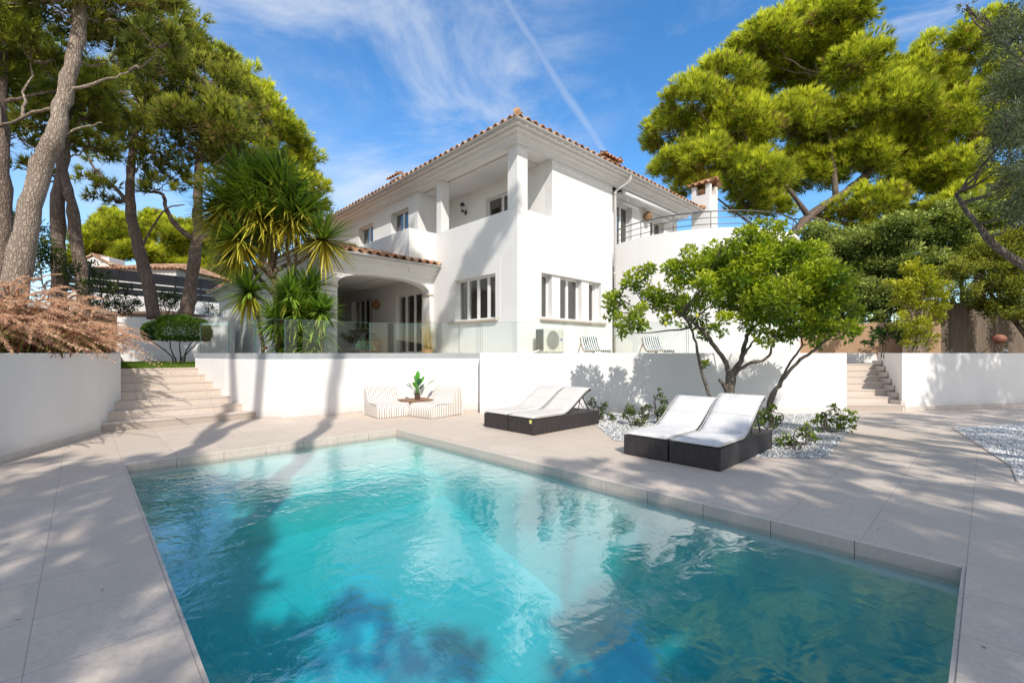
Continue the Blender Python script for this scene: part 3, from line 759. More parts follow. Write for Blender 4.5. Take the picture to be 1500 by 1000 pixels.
def tile_slope(mb, mp, s0, s1, depth, pitch, z0, period=.30, amp=.05, rows=.42, phase=0.0):
    """corrugated barrel tile sheet; mp(s, inset, z); depth(s) = how far up the slope runs"""
    n = int(round((s1-s0)/period*10)); S = [s0+(s1-s0)*i/n for i in range(n+1)]; mx = max(depth(s) for s in S)
    R_ = [0]; k = 0
    while R_[-1] < mx: R_ += [R_[-1]+rows-.004, R_[-1]+rows]
    def z(s, t, up):
        x = math.cos(2*PI*(s-s0)/period+phase); return z0+t*pitch+amp*(abs(x)**.7*(1 if x > 0 else -1))+up
    vs = []; fs = []; m = len(R_)
    for s in S:
        dmax = depth(s)
        for j, t in enumerate(R_):
            tt = min(t, dmax); up = .0 if j % 2 == 1 else .022
            if j == 0: up = .022
            vs.append(mp(s, tt, z(s, tt, up)))
    for i in range(n):
        for j in range(m-1):
            q = (i*m+j, i*m+j+1, (i+1)*m+j+1, (i+1)*m+j)
            if len({tuple(round(c, 5) for c in vs[k]) for k in q}) > 2: fs.append(q)
    # eave thickness: a lip hanging 3 cm below the first row
    b = len(vs); vs2 = []
    for i, s in enumerate(S):
        p = vs[i*m]; vs2.append((p[0], p[1], p[2]-.026)); 
    for i, s in enumerate(S):
        q = mp(s, .25, z(s, .25, -.02)); vs2.append(q)
    L = len(S)
    for i in range(L-1):
        fs.append((i*m, (i+1)*m, b+i+1, b+i)); fs.append((b+i, b+i+1, b+L+i+1, b+L+i))
    mb.add(vs+vs2, fs)
PT = math.tan(R(18)); EO = .60
mb = hb(); A1, B1 = 10.45+EO, 13.9+EO
half = (A1+EO)/2
tile_slope(mb, lambda s,t,z:(-EO+t, s, z), -EO, B1, lambda s: max(.01, min(s+EO, B1-s, half)), PT, 7.94)
tile_slope(mb, lambda s,t,z:(s, -EO+t, z), -EO, A1, lambda s: max(.01, min(s+EO, A1-s, half)), PT, 7.94, phase=PI)
tile_slope(mb, lambda s,t,z:(A1-t, s, z), -EO, B1, lambda s: max(.01, min(s+EO, B1-s, half)), PT, 7.94)
tile_slope(mb, lambda s,t,z:(s, B1-t, z), -EO, A1, lambda s: max(.01, min(s+EO, A1-s, half)), PT, 7.94)
for p, d in (((-EO,-EO),(1,1)), ((A1,-EO),(-1,1))):      # hip caps, tile by tile
    for i in range(14):
        q0, q1 = i*.40-.03, i*.40+.42
        mb.tube([(p[0]+d[0]*q0, p[1]+d[1]*q0, 7.985+q0*PT), (p[0]+d[0]*q1, p[1]+d[1]*q1, 7.985+q1*PT)], [.105,.085], 10)
ro = mb.build('roof', M['tile'], HS)
# two tiled ventilation caps on the roof
def roof_cap(x, y, z, nx=.5):
    mb = hb(); mb.box(x-nx, x+nx, y-nx, y+nx, z-.9, z); mb.build('roof_turret', M['tile'], ro)
    mb = hb()
    tile_slope(mb, lambda s,t,zz:(x-nx-.15+t, s, zz), y-nx-.15, y+nx+.15, lambda s: min(s-y+nx+.15, y+nx+.15-s)+.001, .5, z+.05, .22, .035, .3)
    tile_slope(mb, lambda s,t,zz:(s, y-nx-.15+t, zz), x-nx-.15, x+nx+.15, lambda s: min(s-x+nx+.15, x+nx+.15-s)+.001, .5, z+.05, .22, .035, .3)
    tile_slope(mb, lambda s,t,zz:(x+nx+.15-t, s, zz), y-nx-.15, y+nx+.15, lambda s: min(s-y+nx+.15, y+nx+.15-s)+.001, .5, z+.05, .22, .035, .3)
    mb.build('turret_cap', M['tile'], ro)
roof_cap(5.9, 1.3, 9.05); roof_cap(1.0, 8.2, 9.0, .35)

# downpipe
mb = hb(); mb.tube(smooth_path([(5.05,-.565,7.80),(5.05,-.56,7.66),(4.98,-.42,7.50),(4.86,-.14,7.36),(4.84,-.075,7.22),(4.84,-.075,7.0)],3)+[Vector((4.84,-.075,1.5))], .05, 12)
mb.tube([(4.84,-.075,7.3),(4.84,-.075,7.18)], .06, 12); mb.tube([(4.84,-.075,4.4),(4.84,-.075,4.3)], .058, 12)
mb.build('downpipe', M['gutter'], HS, smooth=True)
# rolled awning with folded arms below the right cornice
mb = hb(); mb.tube([(5.3,-.12,7.38),(9.7,-.12,7.38)], .085, 14); mb.build('awning_roll', M['paint'], HS, smooth=True)
mb = hb()
for x in (5.7, 8.6):
    mb.tube([(x,-.08,7.30),(x+.05,-.02,7.18)], .03, 8); mb.obox((x+.50,.10,7.12), (.52,.0,-.02), (0,.025,0), (0,0,.03))
mb.box(5.3,9.7,.02,.315,7.36,7.43); mb.build('awning_arm', M['paint'], HS)

# ---- porch with basket arch, local frame along -a
PBF, PA = 4.30, -3.95
def arch_wall(mb, mp, s0, s1, zb, zt, th, a0, a1, zs, rise, n=28):
    """wall with an elliptical arch opening a0..a1 springing at zs; below springing the opening is clear to zb"""
    f = lambda *p: mb.face([mp(*t) for t in p])
    def arc(x):
        u = (x-(a0+a1)/2)/((a1-a0)/2); return zs+rise*max(0, 1-abs(u)**2.6)**(1/2.2)
    X = [a0+(a1-a0)*.5*(1-math.cos(PI*i/n)) for i in range(n+1)]
    for d in (0, th):
        for x0, x1 in zip(X, X[1:]): f((x0,d,arc(x0)),(x1,d,arc(x1)),(x1,d,zt),(x0,d,zt))
        for x0, x1 in ((s0,a0),(a1,s1)):
            if x1-x0 > .001: f((x0,d,zb),(x1,d,zb),(x1,d,zt),(x0,d,zt))
    for x0, x1 in zip(X, X[1:]): f((x0,0,arc(x0)),(x1,0,arc(x1)),(x1,th,arc(x1)),(x0,th,arc(x0)))
    for x in (a0, a1): f((x,0,zb),(x,th,zb),(x,th,zs),(x,0,zs))
    for x in (s0, s1): f((x,0,zb),(x,th,zb),(x,th,zt),(x,0,zt))
    f((s0,0,zt),(s1,0,zt),(s1,th,zt),(s0,th,zt)); f((s0,0,zb),(a0,0,zb),(a0,th,zb),(s0,th,zb))
mb = hb()
arch_wall(mb, lambda s,d,z:(s,PBF+d,z), PA, -.004, 1.40, 4.40, .42, PA+.50, -.16, 3.60, .42)
mb.build('porch_arch', M['white'], HS)
mb = hb(); mb.box(PA-.03,PA+.53,PBF-.03,PBF+.45,3.50,3.585); mb.build('arch_impost', M['sill'], HS, bevel=.02)
mb = hb(); mb.box(-.20,-.01,PBF-.03,PBF+.45,3.52,3.595); mb.build('arch_impost', M['sill'], HS, bevel=.02)
mb = hb()
mb.box(PA,PA+.40,PBF+.424,18.0,1.4,4.40); mb.box(PA+.41,-.01,17.6,18.0,1.4,4.40); mb.build('porch_side_wall', M['white'], HS)
mb = hb(); mb.box(PA+.41,-.01,PBF+.43,17.6,4.28,4.34); mb.build('porch_ceiling', M['porch'], HS)
PE = [(PA,18.0),(PA,PBF),(-.01,PBF)]
PP = [(0,4.10),(.05,4.10),(.05,4.16),(.09,4.19),(.14,4.26),(.19,4.30),(.19,4.36),(.24,4.38),(.32,4.44),(.40,4.46),(.40,4.52),(-.3,4.52),(-.3,4.402),(0,4.402)]
mb = hb(); sweep(mb, PE, PP); mb.build('porch_cornice', M['white'], HS)
mb = hb(); sweep(mb, PE, gutter_prof(.49, 4.525, .055)); mb.build('gutter', M['gutter'], HS)
PO = .52; PP2 = math.tan(R(15))
mb = hb()
tile_slope(mb, lambda s,t,z:(s, PBF-PO+t, z), PA-PO, -.01, lambda s: max(.01, min(s-PA+PO, 2.2)), PP2, 4.60)
tile_slope(mb, lambda s,t,z:(PA-PO+t, s, z), PBF-PO, 18.4, lambda s: max(.01, min(s-PBF+PO, 2.7 if s < 9.4 else 4.3)), PP2, 4.60, phase=PI)
for i in range(6):
    q0, q1 = i*.40-.03, i*.40+.42
    mb.tube([(PA-PO+q0, PBF-PO+q0, 4.645+q0*PP2), (PA-PO+q1, PBF-PO+q1, 4.645+q1*PP2)], [.10,.085], 10)
mb.build('porch_roof', M['tile'], HS)

# ---- curved terrace on the right
CA_, CB_, CR = 7.99, -1.514, 3.47
a0, a1 = R(154.5), R(384)
def ring(mb, r0, r1, z0, z1, n=64, t0=a0, t1=a1):
    vs = []; fs = []
    for i in range(n+1):
        t = t0+(t1-t0)*i/n; c, s = math.cos(t), math.sin(t)
        for r, z in ((r1,z0),(r1,z1),(r0,z1),(r0,z0)): vs.append((CA_+r*c, CB_+r*s, z))
    for i in range(n):
        for k in range(4): fs.append((i*4+k, (i+1)*4+k, (i+1)*4+(k+1)%4, i*4+(k+1)%4))
    fs += [(0,1,2,3), (n*4+3,n*4+2,n*4+1,n*4)]; mb.add(vs, fs)
mb = hb(); ring(mb, CR-.2, CR, 1.2, 5.38); mb.build('curved_terrace_wall', M['white'], HS)
mb = hb(); mb.prism([(CA_+(CR-.21)*math.cos(a0+(a1-a0)*i/40), CB_+(CR-.21)*math.sin(a0+(a1-a0)*i/40)) for i in range(41)], 4.5, 4.72); mb.build('terrace_slab', M['terrace'], HS)
mb = hb(); rr = CR-.10
arcp = lambda z, n=60: [(CA_+rr*math.cos(a0+.03+(a1-a0-.03)*i/n), CB_+rr*math.sin(a0+.03+(a1-a0-.03)*i/n), z) for i in range(n+1)]
mb.tube(arcp(5.93), .022, 8); mb.tube(arcp(5.73), .013, 6); mb.tube(arcp(5.53), .013, 6)
for i in range(13):
    p = arcp(0)[min(60, i*5)]; mb.tube([(p[0],p[1],5.30),(p[0],p[1],5.93)], .014, 6)
mb.build('curved_railing', M['rail'], HS, smooth=True)

# chimney standing on the curved terrace
CH = thing('chimney', 'white chimney with an arched tile cap rising behind the curved terrace railing', 'chimney', H(11.45,-.45,1.47), RX)
mb = MB(); mb.box(-.42,.42,-.42,.42,0,7.1); mb.build('stack', M['white'], CH, bevel=.01)
mb = MB()
for x, y in ((-.32,-.32),(.32,-.32),(.32,.32),(-.32,.32)): MB().box(x-.098,x+.098,y-.098,y+.098,7.102,7.55).build('cap_pier', M['white'], CH)
mb = MB(); mb.box(-.2,.2,-.2,.2,7.102,7.45); mb.build('flue', M['tile'], CH)
mb = MB()
tile_slope(mb, lambda s,t,z:(-.58+t, s, z), -.58, .58, lambda s: .58, .32, 7.60, .29, .05, .3)
tile_slope(mb, lambda s,t,z:(.58-t, s, z), -.58, .58, lambda s: .58, .32, 7.60, .29, .05, .3)
mb.tube([(0,-.60,7.82),(0,.60,7.82)], .09, 10); mb.build('tile_cap', M['tile'], CH)

# ---- wall lights
def lantern(loc, rz, label, grp=None):
    t = thing('wall_lantern', label, 'wall lamp', loc, rz, grp)     # local -y is away from the wall
    mb = MB(); mb.box(-.05,.05,-.02,0,-.10,.06); mb.tube([(0,-.01,0),(0,-.10,-.02),(0,-.16,.0)], .014, 8); mb.build('bracket', M['iron'], t)
    mb = MB(); mb.lathe([(.045,0),(.06,.02),(.075,.16),(.06,.2)], 12, (0,-.17,.02)); mb.build('lamp_glass', M['glass'], t, smooth=True)
    mb = MB(); mb.lathe([(.02,.32),(.05,.29),(.10,.22),(.09,.20),(.02,.20)], 12, (0,-.17,.02)); mb.build('lamp_cap', M['iron'], t, smooth=True)
    mb = MB(); mb.lathe([(.03,-.05),(.06,-.01),(.055,.02)], 12, (0,-.17,.02)); mb.build('lamp_foot', M['iron'], t, smooth=True)
    return t
lantern(H(1.505,4.35,6.85), RX-PI/2, 'black lantern on the shaded loggia wall of the upper floor')
def woven_lamp(loc, rz, label):
    t = thing('wall_lamp', label, 'wall lamp', loc, rz, 'woven wall lamps')
    mb = MB(); mb.lathe([(.05,-.20),(.13,-.13),(.17,0),(.13,.13),(.05,.20)], 12, (0,-.18,0)); o = mb.build('lamp_shade', M['woven'], t)
    mb = MB(); mb.box(-.05,.05,-.1,0,-.04,.04); mb.build('bracket', M['iron'], t)
    return t
woven_lamp(H(-.002,8.3,3.52), RX-PI/2, 'round woven wall lamp on the porch wall between window and door')
woven_lamp(H(-.002,12.3,3.60), RX-PI/2, 'round woven wall lamp deep in the porch, left of the window')
woven_lamp(H(7.5,.318,7.02), RX, 'woven wall lamp on the upper wall behind the curved railing')
ang = R(218)
p = Vector((CA_+CR*math.cos(ang), CB_+CR*math.sin(ang)))
t = thing('spotlight', 'small beige spotlight on the curved white terrace wall', 'wall lamp', H(p.x, p.y, 4.50), RX+ang+PI/2)
mb = MB(); mb.box(-.10,.10,-.26,-.005,.0,.07); mb.build('housing', M['sill'], t, bevel=.015)
mb = MB(); mb.box(-.05,.05,-.06,-.002,-.06,-.004); mb.build('bracket', M['paint'], t)
# ------------------------------------------------------------------ sun loungers
def lounger_profile(base, head, lift, zf, th, n=26, back=.80, thk=.07):
    """side profile of a mattress: flat, then a smooth rise to the raised back"""
    pts = []
    for i in range(n+1):
        x = th*i/n; k = max(0, x-base)/ (th-base)
        z = zf + lift*(k*k*(3-2*k)*.55+k*.45) if x > base else zf
        pts.append((x, z))
    return pts
def make_lounger(cloth, side, lift, label, loc, tagged=False):
    """local x runs from the foot (0) to the head (2.0), y across 0..0.69; side = which end shows the seam"""
    t = thing('sun_lounger', label, 'sun lounger', loc, RX, None)
    L, W, Hh = 2.0, .695, .29
    mb = MB(); mb.box(.004, L, .005, W, .012, Hh); mb.box(.03,.08,.03,.08,0,.013); mb.box(L-.08,L-.03,W-.08,W-.03,0,.013); mb.box(.03,.08,W-.08,W-.03,0,.013); mb.box(L-.08,L-.03,.03,.08,0,.013)
    b = mb.build('base', M['wicker'], t, bevel=.012)
    rr = random.Random(int(lift*1000)+side)
    P = lounger_profile(.86, .6, lift, Hh+.002, 1.74)
    nx, ny = len(P), 10; vs = []; fs = []
    def nrm(i):
        a, c = P[max(i-1,0)], P[min(i+1,nx-1)]; d = Vector((c[0]-a[0], 0, c[1]-a[1])).normalized(); return Vector((-d.z, 0, d.x))
    for top in (0, 1):
        for i, (x, z) in enumerate(P):
            nn = nrm(i)
            for j in range(ny+1):
                v = j/ny; y = .018+(W-.036)*v; e = min(i, nx-1-i, j*2, (ny-j)*2)
                puff = .058*(min(1, (e+.6)/2.4))**.5 + (rr.uniform(-.004,.004) if top else 0)
                if top: puff += .006*math.sin(x*9+y*3)*math.sin(v*PI)
                q = Vector((x, y, z+.006)) + nn*(puff if top else 0); vs.append(q)
    m = nx*(ny+1); idx = lambda tp,i,j: tp*m+i*(ny+1)+j
    for i in range(nx-1):
        for j in range(ny):
            fs.append((idx(1,i,j),idx(1,i+1,j),idx(1,i+1,j+1),idx(1,i,j+1))); fs.append((idx(0,i,j),idx(0,i,j+1),idx(0,i+1,j+1),idx(0,i+1,j)))
    for i in range(nx-1):
        fs.append((idx(0,i,0),idx(0,i+1,0),idx(1,i+1,0),idx(1,i,0))); fs.append((idx(0,i+1,ny),idx(0,i,ny),idx(1,i,ny),idx(1,i+1,ny)))
    for j in range(ny):
        fs.append((idx(0,0,j+1),idx(0,0,j),idx(1,0,j),idx(1,0,j+1))); fs.append((idx(0,nx-1,j),idx(0,nx-1,j+1),idx(1,nx-1,j+1),idx(1,nx-1,j)))
    mt = MB().add(vs, fs).build('mattress', M[cloth], t, smooth=True, sub=1)
    pm = MB()
    for j in (0, ny): pm.tube([Vector((P[i][0], .018+(W-.036)*j/ny, P[i][1]+.006))+nrm(i)*(.040*(min(1,(min(i,nx-1-i)+.6)/2.4))**.5) for i in range(nx)], .006, 6)
    for i in (0, nx-1): pm.tube([(P[i][0], .018+(W-.036)*j/ny, P[i][1]+.024) for j in range(ny+1)], .006, 6)
    for i in (9, 14, 19):
        pm.tube([vs[m_] + Vector((0,0,.0015)) for m_ in [nx*(ny+1)+i*(ny+1)+j for j in range(ny+1)]], .004, 5)
    pm.build('piping', M['seam'], mt)
    mb = MB()                                             # dark slatted back panel under the mattress
    P2 = [p for p in P if p[0] > .95]
    for y0, y1 in ((.03,.09),(.30,.40),(.60,.665)):
        for (x0,z0),(x1,z1) in zip(P2, P2[1:]): mb.obox(((x0+x1)/2,(y0+y1)/2,(z0+z1)/2-.016), ((x1-x0)/2,0,(z1-z0)/2), (0,(y1-y0)/2,0), (-(z1-z0)*.2,0,.012))
    xe, ze = P[-1]; mb.obox((xe-.01,W/2,ze-.016), (.012,0,.012), (0,W/2-.03,0), (-.01,0,.02))
    for y in (.12, W-.12):
        k = int(nx*.86); mb.tube([(P[k][0],y,P[k][1]-.02),(P[k][0]+.26,y,Hh+.004)], .012, 6)
        mb.tube([(P[k][0]-.02,y,P[k][1]-.05),(P[k][0]-.12,y,Hh+.004)], .010, 6)
    mb.build('backrest_frame', M['iron'], t)
    if tagged:
        mb = MB(); mb.box(-.006,.003,.06,.115,.215,.278); mb.build('tag', M['yellow'], t)
        mb = MB(); mb.box(-.008,-.0065,.072,.103,.225,.250); mb.build('tag_panel', M['badgewhite'], t)
    return t
cA = Vector((.40, 8.19, 0)); cB = Vector((2.63, 5.69, 0))
bv = Vector((-SA, CA, 0))
make_lounger('matt', 1, .46, 'cream sun lounger nearer the pool in the pair against the sunlit white wall', cA, True)
make_lounger('matt', 2, .44, 'cream sun lounger on the wall side of the pair beside the striped poufs', cA+bv*.715)
make_lounger('matt2', 3, .53, 'white sun lounger with the highest back, right one of the pair by the lemon tree', cB)
make_lounger('matt2', 4, .45, 'white sun lounger with lower back, left one of the lemon tree pair', cB+bv*.715)

# ------------------------------------------------------------------ striped poufs
def make_pouf(label, loc, rz, L, W):
    """local x: back (0) to front (L); y across"""
    t = thing('lounge_pouf', label, 'pouf', loc, rz, 'striped lounge poufs')
    top = [(0,.0),(-.03,.20),(.0,.44),(.02,.60),(.09,.69),(.18,.67),(.25,.52),(.33,.375),(.44,.325),(.62,.325),(.80,.33),(.93,.305),(1.0,.23),(1.01,.12),(.99,.0)]
    P = smooth_path([(x*L,0,z) for x,z in top], 3); n = len(P); ny = 12; vs = []; fs = []
    for j in range(ny+1):
        v = j/ny; b = 1-(abs(2*v-1))**6*.06
        for p in P:
            zc = .22; y = (v-.5)*W*(1+.02*math.sin(p.x*7))
            vs.append(((p.x-L/2)*(.985+.015*b)+L/2, y, max(0.0, zc+(p.z-zc)*b if p.z > .02 else 0)+.004*math.sin(p.x*23+v*9)*(p.z > .05)))
    for j in range(ny):
        for i in range(n-1): fs.append((j*n+i, j*n+i+1, (j+1)*n+i+1, (j+1)*n+i))
        fs.append((j*n+n-1, j*n, (j+1)*n, (j+1)*n+n-1))
    fs += [tuple(range(n-1,-1,-1)), tuple(range(ny*n, ny*n+n))]
    MB().add(vs, fs).build('cushion_body', M['pouf'], t, smooth=True, bevel=.03, seg=3)
    mb = MB()
    for y in (-W/2-.004, W/2+.004): mb.tube([(p.x, y, max(.01,p.z*.995)) for p in P], .008, 6)
    mb.build('piping', M['pouf'], t)
    return t
a1_ = math.atan2(-.8,.6)
make_pouf('striped lounge pouf on the left of the low table, its back to the left', (-3.31,11.24,0), a1_, .94, .74)
a2_ = math.atan2(-.8,-.6)
make_pouf('striped lounge pouf on the right of the low table, its back to the right', (-1.52,11.28,0), a2_, 1.02, .76)
TB = thing('side_table', 'low brown wooden table between the two striped poufs', 'table', (-2.36,11.16,0), R(40))
mb = MB(); mb.box(-.36,.36,-.30,.30,.335,.365); mb.build('table_top', M['wood'], TB, bevel=.005)
for x in (-.28,.28):
    for y in (-.22,.22): MB().box(x-.02,x+.02,y-.02,y+.02,0,.334).build('leg', M['wood'], TB)
PPot = thing('potted_plant', 'leafy green paddle plant in a brown pot on the low table', 'plant', (-2.32,11.10,.366))
mb = MB(); mb.lathe([(.055,0),(.06,.0),(.066,.13),(.072,.15),(.06,.15),(.058,.13)], 18); mb.build('pot', M['pot'], PPot, smooth=False)
fm = FM(); rg = np.random.default_rng(3)
def paddle(fm, base, az, el, stem, ln, wd, col, bend=.35):
    base = Vector(base); d = Vector((math.cos(az)*math.cos(el), math.sin(az)*math.cos(el), math.sin(el))); up = Vector((0,0,1))
    e = base+d*stem; sd = d.cross(up); sd = (Vector((1,0,0)) if sd.length < .05 else sd).normalized()
    V = []; Cc = []; n = 9
    for i in range(n):
        u = i/(n-1); p = e+d*ln*u - up*bend*ln*u*u*.5 ; wv = wd/2*math.sin(PI*min(1,(u*.93+.05)))**.7
        nn = sd.cross(d)
        V += [p-sd*wv+nn*wv*.35, p, p+sd*wv+nn*wv*.35]; c = np.array(col)*(1.0+.25*u); Cc += [c, c*1.25, c]
    F = []
    for i in range(n-1):
        for k in (0,1): F.append((i*3+k, i*3+k+1, (i+1)*3+k+1, (i+1)*3+k))
    fm.add([tuple(v) for v in V], F, Cc)
    s = Vector((.006,0,0)); s2 = Vector((0,.006,0))
    fm.add([tuple(x) for x in (base-s,base+s,e+s,e-s,base-s2,base+s2,e+s2,e-s2)], [(0,1,2,3),(4,5,6,7)], np.array([[.10,.25,.03]]))
for az, el, st, ln, wd, c in ((90,85,.32,.30,.11,0),(150,80,.24,.27,.12,1),(200,78,.26,.25,.11,0),(20,40,.33,.26,.11,1),(-60,68,.22,.25,.12,2),(-110,60,.16,.24,.12,1),(170,40,.20,.24,.08,2),(-160,52,.2,.22,.11,0),(-20,55,.14,.22,.11,2),(60,62,.3,.22,.10,0)):
    paddle(fm, (0,0,.13), R(az), R(el), st, ln, wd, ((.06,.25,.02),(.09,.32,.03),(.02,.10,.04))[c])
fm.build('leaves', M['petal'], PPot, smooth=True)

# ------------------------------------------------------------------ air conditioner
AC = thing('air_conditioner', 'cream outdoor air conditioning unit on the terrace below the right window', 'air conditioner', H(.93,-.42,1.47), RX)
mb = MB(); mb.box(-.43,.43,-.17,.17,.05,.74); mb.build('casing', M['acbody'], AC, bevel=.02)
mb = MB()
for k in range(20): mb.box(-.438,-.431,-.13,.12,.12+k*.029,.132+k*.029)
mb.build('side_fins', M['acdark'], AC)
mb = MB()
mb.obox((-.455,-.0,.42), (.006,0,0), (0,.14,0), (0,0,.29)); mb.build('side_plate', M['acdark'], AC)
mb = MB(); ra = .27
prof = [(ra,0),(ra+.02,.012),(ra+.035,.0)]
vs = []; n = 36
for r, y in prof:
    for k in range(n): a = 2*PI*k/n; vs.append((-.06+r*math.cos(a), -.172-y, .40+r*math.sin(a)))
mb.add(vs, [(i*n+k, i*n+(k+1)%n, (i+1)*n+(k+1)%n, (i+1)*n+k) for i in range(2) for k in range(n)]); mb.build('fan_ring', M['acbody'], AC)
mb = MB(); mb.add([(-.06+ra*math.cos(2*PI*k/n), -.1715, .40+ra*math.sin(2*PI*k/n)) for k in range(n)], [tuple(range(n))]); mb.build('fan_opening', M['acdark'], AC)
mb = MB()
for k in range(17):
    x = -.06-ra+.02+k*(2*ra-.04)/16; hgt = math.sqrt(max(0, ra*ra-(x+.06)**2)); mb.box(x-.007,x+.007,-.182,-.174,.40-hgt,.40+hgt)
for r in (.09,.17,.25): mb.tube([(-.06+r*math.cos(2*PI*k/24), -.186, .40+r*math.sin(2*PI*k/24)) for k in range(25)], .005, 5)
mb.build('fan_grille', M['acgrille'], AC)
mb = MB(); mb.add([(.315+.062*math.cos(2*PI*k/20), -.174, .43+.034*math.sin(2*PI*k/20)) for k in range(20)], [tuple(range(20))]); bg = mb.build('badge', M['blue'], AC)
mb = MB()
for k in range(6): mb.box(.278+k*.0125,.278+k*.0125+.007,-.1755,-.1745,.421,.438)
mb.build('badge_lettering', M['badgewhite'], bg)
mb = MB(); mb.box(.225,.229,-.1735,-.169,.06,.73); mb.box(.23,.42,-.1735,-.170,.60,.604); mb.build('panel_seam', M['acgrille'], AC)
mb = MB(); mb.box(-.36,-.30,-.2,.2,0,.05); mb.box(.30,.36,-.2,.2,0,.05); mb.build('foot', M['acdark'], AC)
mb = MB(); mb.tube(smooth_path([(-.44,.02,.12),(-.6,.05,.07),(-.85,.3,.06),(-1.0,.36,.08)],4), .022, 8); mb.build('pipe', M['paint'], AC)

# ------------------------------------------------------------------ black and white striped chairs on the terrace
def deck_chair(label, loc, rz):
    t = thing('terrace_chair', label, 'chair', loc, rz, 'striped chairs on the terrace'); t.scale = (.74, .74, .74)
    mb = MB(); P = smooth_path([(.78,0,.10),(.45,0,.105),(.12,0,.12),(-.04,0,.30),(-.17,0,.62)],4); W = .70
    vs = []
    for p in P: vs += [(p.x,-W/2,p.z),(p.x,W/2,p.z)]
    k = len(vs)
    for p in P: vs += [(p.x-.03,-W/2,p.z+.07),(p.x-.03,W/2,p.z+.07)] if False else [(p.x+.035,-W/2,p.z+.06),(p.x+.035,W/2,p.z+.06)]
    fs = []
    for i in range(len(P)-1):
        a = 2*i; fs += [(a,a+1,a+3,a+2),(k+a,k+a+2,k+a+3,k+a+1),(a,a+2,k+a+2,k+a),(a+1,k+a+1,k+a+3,a+3)]
    fs += [(0,k,k+1,1), (k-2,k-1,2*k-1,2*k-2)]
    mb.add(vs, fs).build('cushion', M['deckchair'], t, bevel=.02, smooth=False)
    mb = MB()
    for y in (-W/2-.02, W/2+.02): mb.tube([(p.x-.01,y,p.z-.01) for p in P], .018, 6); mb.tube([(.7,y,.09),(.7,y,0)], .018, 6); mb.tube([(-.1,y,.42),(-.36,y,0)], .018, 6)
    mb.tube([(-.18,-W/2,.64),(-.18,W/2,.64)], .018, 6); mb.build('frame', M['wood'], t)
    return t
p = at(862,512,12.6); deck_chair('black and white striped chair on the terrace, the one nearer the air conditioner', (p.x+.10,p.y+.2,1.47), R(-66))
p = at(948,512,12.6); deck_chair('black and white striped chair on the terrace seen beside the lemon tree crown', (p.x+.22,p.y+.2,1.47), R(-70))

# ------------------------------------------------------------------ porch furniture
SF = thing('outdoor_sofa', 'light wooden sofa under the porch arch with dark seat', 'sofa', H(-.55,9.2,1.47), RX-PI/2)
mb = MB(); mb.box(-1.9,1.15,-.45,.40,.10,.28); mb.box(-1.9,1.15,.40,.46,.28,.62); mb.box(1.10,1.17,-.45,.40,.28,.52); 
for x in (-1.85,1.05):
    for y in (-.4,.36): mb.box(x,x+.07,y,y+.07,0,.1)
mb.build('sofa_frame', M['woodlight'], SF, bevel=.01)
mb = MB(); mb.box(-1.88,1.08,-.42,.36,.285,.40); mb.build('seat_cushion', M['cushdark'], SF, bevel=.04, seg=3)
def cushion(mat, label, ang, pos):
    w, h, t_ = .56, .50, .10
    o = MB(); n = 8; vs = []; fs = []
    for s in (-1, 1):
        for i in range(n+1):
            for j in range(n+1):
                u, v = i/n*2-1, j/n*2-1; e = (1-u**4)*(1-v**4); vs.append((u*w/2*(1-.06*(1-abs(v))), s*t_*e**.5, v*h/2*(1-.06*(1-abs(u)))+h/2))
    m = (n+1)**2
    for s in (0, 1):
        for i in range(n):
            for j in range(n):
                q = (s*m+i*(n+1)+j, s*m+(i+1)*(n+1)+j, s*m+(i+1)*(n+1)+j+1, s*m+i*(n+1)+j+1); fs.append(q if s == 0 else q[::-1])
    ob = o.add(vs, fs).build('cushion', M[mat], None, smooth=True, loc=pos, rz=RX-PI/2+ang)
    ob.rotation_euler.x = R(-14); return tag(ob, label, 'cushion', 'cushions on the porch sofa')
def on_sofa(s, out): return H(-.55+ -out, 9.2-s, 1.47+.40)
cushion('cushstripe', 'grey and black striped cushion at the left end of the porch sofa', 0, on_sofa(-1.0,-.15))
cushion('cushdiag', 'black and white patterned cushion on the porch sofa', R(12), on_sofa(-.25,-.05))
cushion('cushteal', 'grey blue cushion on the porch sofa', R(-8), on_sofa(.25,.02))
cushion('cushdark', 'charcoal cushion at the right end of the porch sofa', R(4), on_sofa(.8,-.12))

